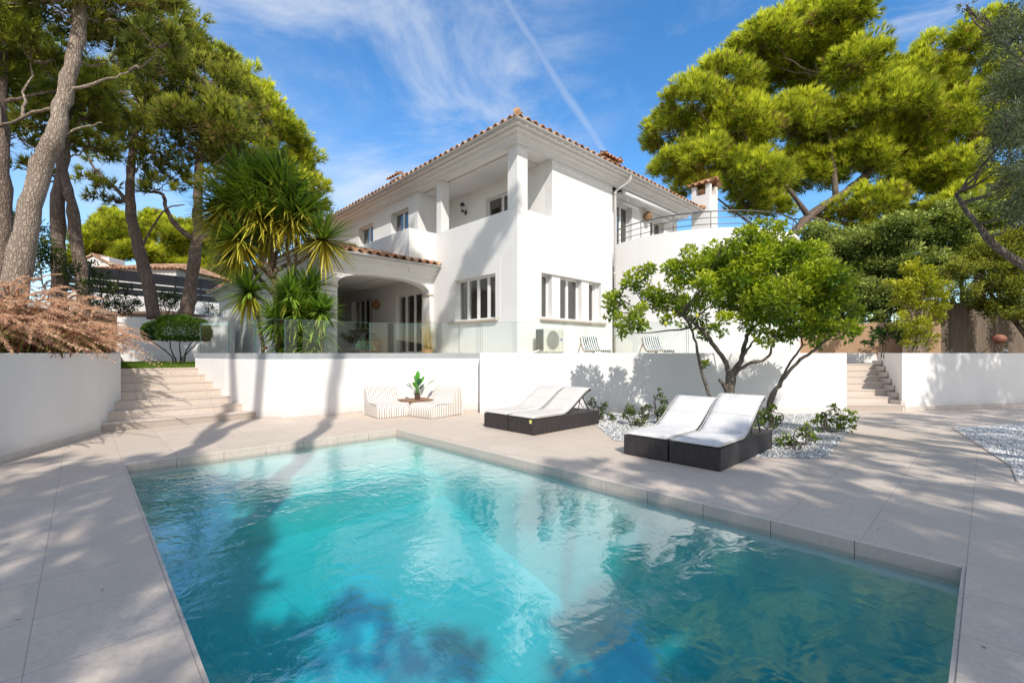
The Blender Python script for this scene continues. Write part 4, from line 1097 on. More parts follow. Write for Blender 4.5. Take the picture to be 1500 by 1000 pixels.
# dried grass in a pot by the french door
p = at(626,515,15.3); DG = thing('potted_grass', 'tall dry yellow grass in a low pot beside the porch door', 'plant', (p.x,p.y,1.47))
mb = MB(); mb.lathe([(.14,0),(.18,.0),(.20,.16),(.17,.16),(.15,.10)], 18); mb.build('pot', M['woodlight'], DG)
def strip_blades(fm, rg, base, n, ln, wd, lean, droop, c0, c1, segs=5, jit=.1, curl=0.3, bias=None, pw=2.0):
    az = rg.uniform(0, 2*PI, n)
    h = np.stack([np.cos(az), np.sin(az), np.zeros(n)], 1)
    if bias is not None: h = unit(h+np.asarray(bias)[None])
    el = R(90)-np.abs(rg.normal(0, lean, n)); L = ln*rg.uniform(.6, 1.1, n)
    d = h*np.cos(el)[:,None]+np.array([0,0,1.])*np.sin(el)[:,None]
    b = np.asarray(base)[None] + rg.normal(0, jit, (n,3))*np.array([1,1,0])
    t = rg.uniform(size=n); col = mixcol(c0, c1, t); sd = unit(np.cross(d, np.array([0,0,1.])[None]+.3*rsph(rg,n)))
    V = []; Cc = []; drp = droop*rg.uniform(.5,1.4,n)
    tips = None
    for i in range(segs+1):
        u = i/segs; p = b+d*(L*u)[:,None]+h*(L*drp*u**pw*.45)[:,None]-np.array([0,0,1.])*(L*drp*u**pw*.6)[:,None]
        wv = wd*(1-u**1.5)+.0015
        V += [p-sd*wv/2, p+sd*wv/2]; Cc += [col*(.7+.5*u)]*2
        if i == segs: tips = p
        if i == segs-1: prev = p
    V = np.stack(V, 1); Cc = np.stack(Cc, 1); k = 2*(segs+1)
    F = np.concatenate([np.arange(n)[:,None]*k+np.array([[2*i,2*i+1,2*i+3,2*i+2]]) for i in range(segs)])
    fm.add(V.reshape(-1,3), F, Cc.reshape(-1,3)); return tips, unit(tips-prev), b, d, h, L, drp
fm = FM(); rg = np.random.default_rng(21)
strip_blades(fm, rg, (0,0,.12), 130, 1.15, .014, .17, .15, (.42,.30,.10), (.62,.48,.16), jit=.07)
fm.build('blades', M['grassy'], DG)
# small green plant at the sofa end
p = at(533,517,13.6); LP = thing('low_plant', 'low green plant behind the balustrade in front of the sofa', 'plant', (p.x,p.y,1.47))
mb = MB(); mb.lathe([(.12,0),(.15,.14),(.13,.14),(.11,.08)], 14); mb.build('pot', M['pot'], LP)
fm = FM(); n = 260; d = rsph(rg, n); d[:,2] = np.abs(d[:,2])*.7; cen = np.array([0,0,.14])+d*rg.uniform(.02,.3,(n,1))
leaves(fm, rg, cen, d+.3*rsph(rg,n), .12, .05, mixcol((.03,.12,.05),(.08,.22,.09), rg.uniform(size=n)))
fm.build('leaves', M['leaf'], LP)

# hose tap post with a red cap near the yucca
p = at(390,517,11.6); HB = thing('red_bottle', 'small red capped canister behind the glass by the yucca trunk', 'canister', (p.x,p.y,1.47))
mb = MB(); mb.lathe([(.03,0),(.035,.0),(.035,.10),(.02,.13)], 12); mb.build('body', M['badgewhite'], HB)
mb = MB(); mb.lathe([(.022,.13),(.028,.135),(.028,.20),(.01,.21)], 12); mb.build('cap', M['red'], HB)

# ------------------------------------------------------------------ right hand boundary
RF = thing('reed_fence', 'brown heather reed fence behind the wall at the far right', 'fence', (0,0,0))
mb = MB(); rr = random.Random(2)
q0, q1 = Vector((12.9,14.9,0)), Vector((21.0,16.6,0)); d = (q1-q0).normalized(); nn = Vector((-d.y,d.x,0)); L = (q1-q0).length; n = 150
vs = []; fs = []
for i in range(n+1):
    p = q0+d*(L*i/n)+nn*rr.uniform(-.035,.035); vs += [(p.x,p.y,1.35),(p.x+rr.uniform(-.02,.02),p.y,2.3),(p.x+rr.uniform(-.03,.03),p.y,3.25+rr.uniform(-.05,.08))]
for i in range(n):
    for k in (0,1): fs.append((3*i+k,3*i+3+k,3*i+4+k,3*i+1+k))
mb.add(vs, fs).build('reed_screen', M['reed'], RF)
for k in range(5):
    p = q0+d*(L*(k+.3)/5)+nn*.08; mb = MB(); mb.tube([(p.x,p.y,1.3),(p.x,p.y,3.3)], .035, 8); mb.build('post', M['bark_grey'], RF)
mb = MB(); mb.prism([(10.3,16.9),(14.2,15.0),(14.35,15.12),(10.4,17.05)], 1.3, 2.55)
tag(mb.build('ochre_wall', M['tan'], None, bevel=.02), 'ochre rendered wall behind the yellow green sapling, left of the reed fence', 'wall')
p = at(1464,497,13.8)
HP = thing('hanging_ball', 'small pink terracotta ball hanging from the branches in front of the reed fence', 'ornament', (p.x,p.y,p.z-.13))
mb = MB(); mb.lathe([(.01,0),(.08,.015),(.15,.075),(.175,.14),(.155,.21),(.09,.265),(.02,.28)], 18); mb.build('ball', M['terracotta'], HP, smooth=True)
mb = MB(); mb.tube([(0,0,.23),(.02,0,.5),(.0,.02,.95)], .006, 5); mb.build('cord', M['iron'], HP)
p = at(1480,515,12.75)
SL = thing('wall_top_light', 'tiny dark garden light with a white lens on top of the right wall', 'garden light', (p.x,p.y+.12,1.5))
mb = MB(); mb.lathe([(.05,0),(.05,.015),(.022,.03),(.022,.05)], 12); mb.build('base', M['iron'], SL)
mb = MB(); mb.lathe([(.022,.05),(.045,.06),(.045,.085),(.02,.095)], 12); mb.build('lens', M['badgewhite'], SL)

# ------------------------------------------------------------------ far left: slat fence, low wall, neighbour's house
FN = thing('slat_fence', 'dark horizontal slat fence on the low white wall behind the pines', 'fence', (0,0,0))
f0, f1 = at(100,388,22.6), at(345,414,28.6); f0.z = f1.z = 0; d = (f1-f0).normalized(); nn = Vector((-d.y,d.x,0)); L = (f1-f0).length; c = (f0+f1)/2
mb = MB()
for z0, z1 in ((4.62,4.95),(5.00,5.30),(5.36,5.95)): mb.obox((c.x,c.y,(z0+z1)/2), d*L/2, nn*.012, Vector((0,0,(z1-z0)/2)))
mb.build('slat_panel', M['slat'], FN)
for k in range(6):
    p = f0+d*(L*(k+.5)/6); mb = MB(); mb.obox((p.x,p.y,5.2), d*.03, nn*.04, Vector((0,0,.76))); mb.build('post', M['slat'], FN)
mb = MB(); mb.obox((c.x,c.y,3.6), d*L/2, nn*.12, Vector((0,0,.95))); tag(mb.build('low_wall', M['white2'], None), 'low white wall under the dark slat fence', 'wall')

NB = thing('neighbour_house', 'small white house with a tiled gable roof beyond the dark fence', 'house', at(262,402,36))
b = at(262,402,36); W_, D_ = 3.9, 5; zr = 1.2
mb = MB(); mb.box(-W_+.4,W_-.4,-D_,D_,-4,-.35); mb.build('wall', M['white2'], NB)
mb = MB()
mb.add([(-W_-.2,-D_-.3,-.50),(W_+.2,-D_-.3,-.50),(W_+.2,D_,-.5),(-W_-.2,D_,-.5),(-1.2,0,.75),(1.2,0,.75)], [(0,1,5,4),(1,2,5),(2,3,4,5),(3,0,4),(3,2,1,0)])
for k in range(28):
    x = -W_+k*2*W_/27; e = max(0, min(1, (abs(x)-1.2)/(W_-1.2))); mb.tube([(x,-D_-.35,-.44),(x*(1-.0), -D_*e*1.0-.02, .80-1.28*e)], .075, 6)
mb.build('roof', M['tile'], NB)
mb = MB(); mb.add([(-3.1,-D_-.25,-.40),(-.9,-D_-.25,-.40),(-1.9,-D_-.25,.32)], [(0,1,2)]); mb.obox((-2.0,-D_+.4,-.05), (1.1,0,0), (0,.62,0), (0,0,.33)); mb.build('gable', M['white2'], NB)
mb = MB()
mb.obox((-1.33,-D_+.4,.12), (.72,0,-.38), (0,.75,0), (.02,0,.04)); mb.obox((-2.6,-D_+.4,.12), (-.72,0,-.38), (0,.75,0), (-.02,0,.04)); mb.build('gable_roof', M['tile'], NB)
# ------------------------------------------------------------------ trees
def pad_positions(rg, c, r, n, squash=.8, lo=-.35):
    u = rsph(rg, n*3); u = u[u[:,2] > lo][:n]
    return np.asarray(c)[None]+u*(r*rg.uniform(.55, 1.0, (len(u),1)))*np.array([1,1,squash]), u
def pine(label, trunk_specs, blobs, d, seed, barkm='bark_pine', cols=((.035,.065,.012),(.13,.17,.025)), group=None,
         pads=16, tn=34, nb=9, ln=.30, wd=.034, djit=1.2, base=None, boughs=True, cat='tree', up=.55, name='pine_tree'):
    """trunk_specs: list of (points, r0, r1); blobs: (px, py, rpx) or (px, py, rpx, depth)"""
    rg = np.random.default_rng(seed); loc = Vector(base if base is not None else trunk_specs[0][0][0])
    t = thing(name, label, cat, loc, 0, group)
    tb = MB(); allp = []
    for pts, r0, r1 in trunk_specs:
        p = limb(tb, [Vector(q)-loc for q in pts], r0, r1, 9, 5, .012, rg); allp += p
    fm = FM(); seg = 6
    for bl in blobs:
        if isinstance(bl[0], Vector): c, r = bl
        else:
            dd = (bl[3] if len(bl) > 3 else d)+rg.uniform(-djit, djit); c = at(bl[0], bl[1], dd); r = bl[2]*dd/K
        cl = c-loc
        if boughs:
            low = [q for q in allp if q.z < cl.z+.2*r] or allp
            q = min(low, key=lambda q: (q-cl).length+.6*max(0, q.z-cl.z+.8*r))
            mid = q.lerp(cl, .55)-Vector((0,0,.10*(cl-q).length))
            rb = min(.09, .018+.012*(cl-q).length)
            limb(tb, [q, mid, cl], rb, rb*.35, 6, 4, .03, rg)
        k = max(8, int(pads*1.8*min(1.6, (r/1.2))**1.0)); pp, u = pad_positions(rg, cl, r*1.05, k)
        for (pc, uu) in zip(pp, u):
            if boughs and rg.uniform() < .55: tb.tube([cl.lerp(Vector(pc), .1), cl.lerp(Vector(pc), .6)-Vector((0,0,.05)), Vector(pc)], [.02,.014,.006], 4, False)
            pr = r*rg.uniform(.15,.34); n = max(8, int(tn*.85*(pr/.36)**1.5))
            v = rsph(rg, n)*(rg.uniform(size=(n,1))**.45)
            pos = pc[None]+v*pr*np.array([1,1,.8])
            dirs = unit(v)*.65+uu[None]*.45+np.array([0,0,up])[None]
            tone = rg.uniform(-.12,.42)
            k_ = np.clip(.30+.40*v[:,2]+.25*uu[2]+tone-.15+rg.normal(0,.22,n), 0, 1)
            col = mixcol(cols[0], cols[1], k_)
            dry = rg.uniform(size=n) < (.5 if rg.uniform() < .03 else .03); col[dry] = (.30,.20,.09)
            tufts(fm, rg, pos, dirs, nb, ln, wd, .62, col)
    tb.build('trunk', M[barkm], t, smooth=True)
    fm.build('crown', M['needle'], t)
    return t
DK = ((.11,.135,.03),(.47,.48,.08)); MD = ((.11,.14,.025),(.47,.49,.07)); BR = ((.20,.245,.025),(.80,.80,.09)); YL = ((.14,.18,.018),(.68,.68,.065))
GP = 'tall pines on the slope at the left'
A = at
pine('rough brown pine at the left edge of the photo, its trunk cut by the frame', [([A(6,470,10),A(5,350,10),A(2,230,10),A(-2,140,10.2),A(0,20,10.4),A(-10,-120,10.6)], .19, .10),
      ([A(2,150,10.2),A(45,140,10.4),A(95,128,10.8)], .05, .02), ([A(4,260,10),A(-60,200,10)], .05, .02)],
     [(8,55,75),(-70,0,100),(-40,110,60),(30,-60,90),(20,120,40)], 10.3, 1, cols=MD, group=GP)
pine('pale barked leaning pine standing in the red fountain grass', [([A(12,480,9),A(24,410,9),A(46,300,9.1),A(62,240,9.2),A(80,200,9.2),A(97,130,9.4),A(113,55,9.5),A(122,-30,9.7),A(128,-130,10)], .235, .09),
      ([A(60,246,9.15),A(54,226,9.1)], .12,.10), ([A(92,155,9.3),A(50,165,9.5),A(0,185,9.8)], .05,.02), ([A(97,130,9.4),A(150,120,9.6),A(190,105,9.8)], .04,.015),([A(82,205,9.2),A(110,190,9.4),A(150,180,9.5)], .035,.012)],
     [(70,5,70),(150,25,75),(215,20,55),(110,-70,90),(45,90,45),(160,90,50),(230,70,35),(-10,60,50),(190,-30,60)], 9.8, 2, 'bark_light', DK, GP, djit=.7, pads=14)
pine('pine with a forked trunk crossing itself, left of the fence', [([A(88,480,13),A(86,390,13),A(84,300,13),A(92,245,13.1),A(98,170,13.3),A(108,90,13.5)], .21, .09),
      ([A(128,480,13.1),A(117,390,13.1),A(106,310,13),A(93,255,13.1),A(80,200,13.2)], .19, .09)],
     [(110,165,48),(60,185,45),(150,150,50),(80,110,60),(25,200,40),(130,215,30),(50,250,22)], 13.4, 3, cols=DK, group=GP)
pine('slender brown pine leaning left in front of the dark slat fence', [([A(226,466,17),A(218,420,17),A(205,370,17),A(193,320,17),A(190,270,17),A(195,215,17.2),A(205,150,17.4)], .25, .10),
      ([A(189,300,17),A(165,272,17),A(140,250,17.1),A(125,222,17.2)], .08,.03), ([A(205,365,17),A(238,310,17.3),A(270,300,17.5)],.05,.02)],
     [(210,150,68),(265,110,62),(250,50,48),(300,85,38),(165,195,45),(150,285,26),(128,262,20),(215,205,48),(180,235,36),(230,100,55),(176,150,50)], 17.3, 4, cols=DK, group=GP, pads=12)
pine('dark pine forking into two limbs just left of the yucca', [([A(272,462,17.5),A(278,430,17.5),A(286,370,17.5),A(291,340,17.5),A(289,300,17.5),A(292,240,17.6),A(300,180,17.8)], .27,.11),
      ([A(289,352,17.5),A(262,335,17.5),A(245,310,17.6),A(238,285,17.7),A(215,280,17.8)], .12,.04), ([A(292,352,17.5),A(312,338,17.6),A(330,322,17.7)], .10,.04)],
     [(310,180,58),(335,140,46),(290,235,46),(248,262,32),(345,205,48),(235,278,22),(325,275,34),(300,120,38),(270,190,48),(352,240,40)], 17.8, 5, cols=DK, group=GP, pads=12)
pine('bright sunlit pine rising behind the yucca at the left of the villa', [([A(380,520,24),A(384,400,24),A(388,280,24),A(392,190,24)], .25,.09)],
     [(395,190,48),(370,150,38),(420,225,40),(400,265,46),(432,255,32),(345,110,30),(468,278,20),(360,220,40),(330,90,22),(455,300,22)], 24, 6, cols=BR, group=GP, tn=30, ln=.36, wd=.045)
GB_ = 'sunlit pines far behind the dark fence'
pine('rounded yellow green pine far behind the neighbour\'s roof, at its left', [([A(165,440,44),A(165,380,44),A(168,340,44)], .3,.1)],
     [(150,360,34),(185,345,34),(130,385,26),(200,375,30),(165,330,26),(118,372,18)], 44, 7, cols=YL, group=GB_, tn=24, ln=.5, wd=.07, pads=18, boughs=False)
pine('rounded yellow green pine far behind the neighbour\'s roof, at its right', [([A(265,440,46),A(265,380,46),A(262,340,46)], .3,.1)],
     [(235,350,34),(275,350,36),(300,372,26),(250,385,32),(290,395,26),(225,325,18),(320,385,20)], 46, 8, cols=YL, group=GB_, tn=24, ln=.5, wd=.07, pads=18, boughs=False)
pine('big sunlit umbrella pine filling the sky to the right of the villa', [([A(1140,520,23.0),A(1150,400,23.0),A(1160,350,23.0),A(1185,318,23.0),A(1225,290,23.0),A(1262,262,23.2),A(1300,225,23.6),A(1330,170,23.9)], .34,.10),
      ([A(1185,318,23.0),A(1150,270,22.5),A(1100,220,22.3)], .15,.05), ([A(1225,290,23.0),A(1215,200,23.0),A(1200,110,23.0)], .16,.05), ([A(1155,352,23.0),A(1105,330,22.7),A(1050,290,22.4)], .10,.04), ([A(1262,262,23.0),A(1290,290,23.0),A(1340,300,23.0)], .10,.04)],
     [(985,198,40),(1012,150,38),(1062,120,46),(1112,80,46),(1175,38,46),(1230,32,44),(1150,110,56),(1210,110,60),(1255,95,38),(1322,112,34),(1290,165,55),
      (1230,195,60),(1150,195,60),(1080,195,56),(1030,240,46),(1100,262,48),(1180,258,50),(1255,245,50),(1320,230,50),(1368,180,46),(1350,270,45),(1275,300,36),(985,245,30),(1040,205,40),(1345,150,38),(1190,70,48),(1130,60,36),(1300,210,50),
      (1130,305,30),(1395,255,42),(1225,318,24),(1300,325,28),(1020,275,30),(1345,325,30),(1400,305,34),(1435,335,30),(1095,300,26),(1375,345,24),(1255,345,20)], 23, 9, cols=BR, tn=38, pads=26, ln=.34, wd=.040, djit=1.8)
pine('second sunlit pine at the right, half hidden by the olive', [([A(1440,520,24),A(1432,380,24),A(1425,250,24),A(1415,120,24)], .26,.09)],
     [(1392,75,40),(1425,120,45),(1445,210,48),(1405,190,42),(1380,115,34),(1440,60,40),(1420,280,45),(1470,300,50),(1480,130,55)], 24, 10, cols=BR, tn=30, pads=18, ln=.38, wd=.046)
# pines on the entrance side of the plot, out of the picture: their shade falls on the deck and the pool
OFF = 'tall pines on the entrance side of the plot'
def off_pine(label, x, y, lean, hgt, blobs, seed, r0=.2):
    tr = [Vector((x,y,-.05)), Vector((x+lean*.3,y+.1,hgt*.35)), Vector((x+lean*.55,y,hgt*.65)), Vector((x+lean,y+.2,hgt))]
    pine(label, [(tr, r0, .08)], [(Vector(b[:3]), b[3]) for b in blobs], 0, seed, cols=MD, group=OFF, pads=14, tn=16, nb=7, ln=.34, wd=.05)
EL = 41.0
TX, TY = -.208/math.tan(R(EL)), .978/math.tan(R(EL))
def shw(px, py, d, zs, r):
    p = at(px, py, d); return (p.x-TX*(zs-p.z), p.y-TY*(zs-p.z), zs, r)
def shp(px, py, zf, zs, r):
    p = gnd(px, py, zf); return (p.x-TX*(zs-zf), p.y-TY*(zs-zf), zs, r)
def sh(X, Y, z, r): return (X-TX*z, Y-TY*z, z, r)
tr1 = [Vector((-3.35,-1.1,-.05)), Vector((-3.5,-1.0,4)), Vector((-3.3,-1.0,7.5)), Vector((-3.55,-.9,9.0)), Vector((-3.25,-.8,12.5)), Vector((-2.9,-.6,16))]
tr1b = [Vector((-3.35,-1.0,7.6)), Vector((-4.0,-.95,9.4)), Vector((-4.2,-.8,12)), Vector((-4.4,-.4,15))]
tr2 = [Vector((-1.75,-1.1,-.05)), Vector((-1.85,-1.0,5)), Vector((-1.65,-1.0,8.5)), Vector((-1.8,-1.0,10.5)), Vector((-1.6,-.9,12.5)), Vector((-.9,-.3,16.5))]
pine('tall forked pine outside the frame whose trunk shade crosses the left steps', [(tr1, .17, .12), (tr1b, .14, .07)],
     [(Vector(b[:3]), b[3]) for b in ((-2.6,2.6,17.2,1.3),(-3.0,.8,17.0,1.2),(-4.6,.2,16.6,1.3),(-3.8,-1.5,17.5,1.4))], 0, 31, cols=MD, group=OFF, tn=16, nb=7, ln=.34, wd=.05)
pine('tall pine outside the frame whose trunk shade falls beside the striped poufs', [(tr2, .18, .10)],
     [(Vector(b[:3]), b[3]) for b in [shw(*q) for q in ((722,335,13.6,17,.55),(702,365,13.9,17.3,.6),(688,395,14.2,16.8,.55),(668,425,14.4,17,.55),(735,318,13.3,17.4,.4),(655,455,14.6,16.6,.5),(572,345,17,17.2,.8),(550,362,16.5,17.5,.7),(600,385,15,16.8,.6),(520,372,15,17,.6))]+[(-.8,.6,17.3,.9),(-.2,-1.2,17.8,.8)]], 0, 32, cols=MD, group=OFF, tn=16, nb=7, ln=.34, wd=.05)
off_pine('pine on the entrance side of the plot that dapples the left deck', .3, -7.5, -.6, 9.5,
   [sh(*b) for b in ((-3.5,3.4,9,1.0),(-4.6,5.0,9.3,.9),(-2.3,2.1,8.6,.8),(-5.4,4.0,9.5,1.0),(-3.6,5.2,9.8,.55),(-3.4,4.4,8.7,.5),(-.4,2.2,8.4,.75),(-1.4,2.9,9,.45),(-3.0,1.2,8.8,.9),(-6.2,5.6,9.2,.8))]+[shp(*b) for b in ((262,765,-1.0,9.2,.55),(310,850,-1.8,9.0,.6),(340,930,-2.05,8.7,.45),(250,720,-.6,9.6,.4))], 33)
off_pine('pine on the entrance side of the plot that dapples the near end of the pool', 3.6, -7.8, -.3, 9.0,
   [sh(*b) for b in ((2.8,4.9,8.8,.6),(2.3,5.8,9.2,.45),(2.9,3.2,8.6,.7))]+[shp(*b) for b in ((860,975,-2.05,8.4,.6),(905,820,-1.6,8.8,.75),(805,765,-1.1,9.0,.5),
      (1000,905,-1.6,8.2,.8),(1010,800,-1.1,8.8,.7),(1110,950,-1.6,8.0,.8),(1150,850,-1.0,8.6,.7),(1260,900,-1.0,8.2,.8),(960,740,-.8,9,.4),(960,985,-2.05,8.0,.7))], 34)
off_pine('pine on the entrance side of the plot that shades the right hand deck', 7.6, -5.0, -.2, 8.6,
   [sh(*b) for b in ((4.1,4.7,8.3,.85),(3.8,3.4,8.0,.8),(5.9,7.4,8.4,.75),(4.6,6.2,8.6,.55),(5.4,5.2,8.0,.75),(6.6,6.0,8.2,.7),(3.0,1.9,8.0,.8),(5.0,3.4,7.8,.9),(7.8,7.4,8.6,.8),(3.4,6.6,8.9,.35))], 35)
off_pine('pine on the entrance side of the plot that shades the far right wall', 14.6, .6, -.2, 8.6,
   [sh(*b) for b in ((12.6,11.8,8.6,1.3),(13.8,12.4,8.8,1.2),(11.2,10.6,8.2,.8),(9.6,9.8,8.4,.9),(8.2,9.6,8.8,.6),(12.5,12,7.0,.9),(12,12.8,8.8,1.2),(13.2,13.4,8.6,1.2),(11.6,12.8,9.0,.8),(14.8,13.8,8.4,1.3),(12.8,14.0,9.0,1.0),(14.2,14.4,9.2,1.2),(11.0,8.6,8.2,1.1),(9.2,8.2,8.2,.8),(14.6,13.2,8.0,1.2))], 36)

# ---- broad leaf crowns
def leafy(fm, rg, loc, blobs, d, cols, per=1.0, ln=.10, wd=.045, djit=.6, tone_n=.15, squash=.8, shell=.45, drop=0.0, dens=520):
    cents = []
    for b in blobs:
        if isinstance(b[0], Vector): c, r = b
        else:
            dd = (b[3] if len(b) > 3 else d)+rg.uniform(-djit, djit); c = at(b[0], b[1], dd); r = b[2]*dd/K
        c = c-loc; cents.append((c, r)); npad = max(4, int(14*min(2, r/.4)))
        u = rsph(rg, npad); pc = np.asarray(c)+u*r*rg.uniform(.35, 1.0, (npad,1))*np.array([1,1,squash])
        for q, uu in zip(pc, u):
            pr = r*rg.uniform(.28,.5); n = int(dens*per*pr*pr*rg.uniform(.6,1.3)/ (ln*10)**1.2*2.2)+6
            v = rsph(rg, n)*(rg.uniform(size=(n,1))**shell); pos = q+v*pr*np.array([1,1,.75])
            dr = unit(v*.7+uu*.4+rsph(rg,n)*.6+np.array([0,0,.25-drop]))
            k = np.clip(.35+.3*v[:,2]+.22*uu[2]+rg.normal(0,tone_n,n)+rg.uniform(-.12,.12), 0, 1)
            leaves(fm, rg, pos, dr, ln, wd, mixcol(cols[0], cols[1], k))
    return cents
def boughs(tb, rg, pts, cents, r=.03):
    for c, rr in cents:
        q = min(pts, key=lambda q: (q-c).length+.5*max(0, q.z-c.z)); m = q.lerp(c, .5)+Vector((0,0,-.06*(q-c).length))
        limb(tb, [q, m, c], min(r, .008+.012*(q-c).length), .004, 6, 3, .015, rg)
        for _ in range(4):
            e = c+Vector(rsph(rg,1)[0])*rr*.8; tb.tube([c.lerp(q,.15), c.lerp(e,.5), e], [.006,.005,.003], 4, False)

rg = np.random.default_rng(77)
base = Vector((4.36, 9.05, .0))
LT = thing('lemon_tree', 'spreading lemon tree with several grey stems in white gravel behind the right loungers', 'tree', base)
tb = MB(); pts = []
def L_(pts_, r0, r1):
    global pts
    pts += limb(tb, [Vector(p)-base for p in pts_], r0, r1, 9, 5, .008, rg)
D_ = 9.1
L_([(4.36,9.05,-.02), A(1070,600,D_), A(1069,565,D_), A(1072,542,D_)], .115, .085)
L_([A(1068,552,D_), A(1063,530,D_), A(1045,505,9.0), A(1030,485,8.9), A(1010,468,8.8), A(985,455,8.7), A(945,450,8.5)], .055, .018)
L_([A(1072,548,D_), A(1085,528,9.1), A(1092,500,9.2), A(1102,480,9.2), A(1125,462,9.2), A(1150,440,9.1)], .060, .02)
L_([A(1074,550,D_), A(1095,533,9), A(1122,526,8.9), A(1130,510,8.8), A(1137,488,8.7)], .042, .015)
L_([A(1080,538,9.1), A(1092,515,9.0), A(1108,495,8.8), A(1128,480,8.7)], .035, .014)
L_([A(1064,570,D_), A(1054,556,9.0)], .05, .03)
L_([(4.05,9.3,-.02), A(1048,600,9.2), A(1036,570,9.2), A(1024,530,9.2), A(1018,495,9.1), A(1000,460,9.0)], .052, .018)
L_([(5.2,9.0,-.02), A(1126,590,9.0), A(1145,558,8.9), A(1172,527,8.8), A(1200,508,8.7), A(1218,492,8.6)], .05, .017)
L_([(5.22,9.05,-.02), A(1128,600,9.05), A(1142,560,9.1), A(1158,530,9.2), A(1176,500,9.2), A(1160,470,9.2)], .036, .014)
fm = FM()
lb = [(903,440,24),(893,458,14),(928,462,26),(925,412,22),(965,430,30),(1000,395,32),(1042,388,34),(1015,450,28),(1060,362,24),(1100,385,46),(1092,345,22),(1150,395,48),(1130,448,40),
      (1190,425,46),(1222,450,34),(1180,478,30),(1070,435,34),(1232,482,22),(1140,352,24),(985,468,14),(1040,485,15),(1215,400,28),(1246,448,18),(950,395,15),(1162,362,24),(1120,330,12),(915,485,14),
      (1100,420,40),(1160,440,44),(1205,470,28),(1060,400,34),(1245,478,15),(1035,535,9),(1098,455,26),(1100,472,26),(1150,482,26),(1060,475,20),(1195,492,20),(1120,500,13),(1030,425,30),(1080,405,30),(1225,425,26)]
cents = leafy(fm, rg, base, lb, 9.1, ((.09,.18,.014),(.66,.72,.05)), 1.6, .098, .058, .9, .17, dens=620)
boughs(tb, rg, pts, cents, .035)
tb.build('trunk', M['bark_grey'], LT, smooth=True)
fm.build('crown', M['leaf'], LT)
for px, py, dd in ((975,474,8.3),(1021,462,8.3),(1142,440,8.2)):
    mb = MB(); mb.lathe([(.004,-.045),(.018,-.038),(.030,-.015),(.032,.005),(.026,.028),(.010,.042),(.004,.048)], 12); mb.build('lemon', M['fruit'], LT, smooth=True, loc=A(px,py,dd)-base)

# ---- olive leaning in at the far right
rg = np.random.default_rng(15); base = Vector((7.6,5.2,0))
OT = thing('olive_tree', 'silvery olive tree leaning into the right edge of the photo', 'tree', base)
tb = MB(); pts = limb(tb, [Vector((0,0,-.02)), Vector((-.1,.05,.9)), Vector((-.35,.1,1.8)), Vector((-.6,.1,2.8)), Vector((-.9,.15,3.8)), Vector((-1.2,.2,4.8))], .19, .05, 10, 5, .02, rg)
pts += limb(tb, [pts[8], Vector((-.9,.5,2.4)), Vector((-1.4,.7,3.0)), Vector((-1.7,.8,3.6))], .08, .02, 8, 4, .015, rg)
fm = FM()
ob = [(1492,45,40),(1482,130,34),(1505,100,40),(1490,225,42),(1462,205,18),(1505,290,44),(1440,28,11),(1415,12,7),(1466,75,20),(1525,190,56),(1470,265,20),(1508,20,40),(1452,150,12),(1545,280,60),(1550,120,70),(1482,325,18),(1446,235,11),(1490,175,38),(1510,245,44),(1475,30,22)]
cents = leafy(fm, rg, base, ob, 5.5, ((.06,.085,.045),(.30,.34,.21)), 1.7, .072, .013, .7, .2, drop=.1, dens=900)
sel = rg.uniform
boughs(tb, rg, pts, cents, .03); tb.build('trunk', M['bark_grey'], OT, smooth=True); fm.build('crown', M['leafdull'], OT)

# ---- evergreen screen and sapling behind the right wall
def bush(name, label, blobs, d, cols, seed, base, stems=1, ln=.09, wd=.04, per=1.0, barkm='bark_dark', mat='leafdull', group=None, cat='shrub', djit=.5, dens=420, sq=.85):
    rg = np.random.default_rng(seed); base = Vector(base); t = thing(name, label, cat, base, 0, group); fm = FM()
    cents = leafy(fm, rg, base, blobs, d, cols, per, ln, wd, djit, .24, squash=sq, dens=dens)
    tb = MB(); hi = max(c.z for c, r in cents); cx = sum((c for c, r in cents), Vector())/len(cents); pts = []
    for s in range(stems):
        o = Vector((rg.uniform(-.12,.12)*(stems > 1)*2, rg.uniform(-.1,.1)*(stems > 1), -.04)); e = cx+Vector((rg.uniform(-.3,.3),rg.uniform(-.2,.2),0))*(stems > 1)
        pts += limb(tb, [o, o.lerp(e,.45)+Vector((rg.uniform(-.06,.06),0,0)), e, Vector((e.x, e.y, e.z*.4+hi*.6))], max(.012, .028*hi/ (1+.3*stems)), .008, 7, 4, .01, rg)
    boughs(tb, rg, pts, cents, .025); tb.build('trunk', M[barkm], t, smooth=True); fm.build('crown', M[mat], t); return t
EV = ((.08,.13,.03),(.56,.62,.17)); GE = 'evergreen trees behind the right wall'
def fl(px, d, z=1.43): return (d*(px-750)/K, d, z-.03)
bush('evergreen_tree', 'dark evergreen tree directly behind the right stairs', [(1225,370,34),(1255,400,32),(1215,420,28),(1270,355,28),(1240,440,24),(1205,385,22),(1285,395,26),(1262,440,22)], 17.5, EV, 41, fl(1248,17.5), 1, .16, .075, 2.4, group=GE, cat='tree')
bush('evergreen_tree', 'dark evergreen tree behind the yellow green sapling', [(1310,350,32),(1300,400,30),(1335,385,30),(1280,430,24),(1315,440,24),(1350,345,30),(1365,385,26),(1290,470,14),(1330,330,24),(1345,425,22)], 16.5, EV, 42, fl(1318,16.5), 1, .16, .075, 2.4, group=GE, cat='tree')
bush('evergreen_tree', 'dark evergreen tree filling the gap left of the olive', [(1395,335,32),(1420,370,30),(1385,395,24),(1440,330,34),(1410,310,28),(1375,320,26)], 16, EV, 43, fl(1412,16.2), 1, .16, .075, 2.4, group=GE, cat='tree')
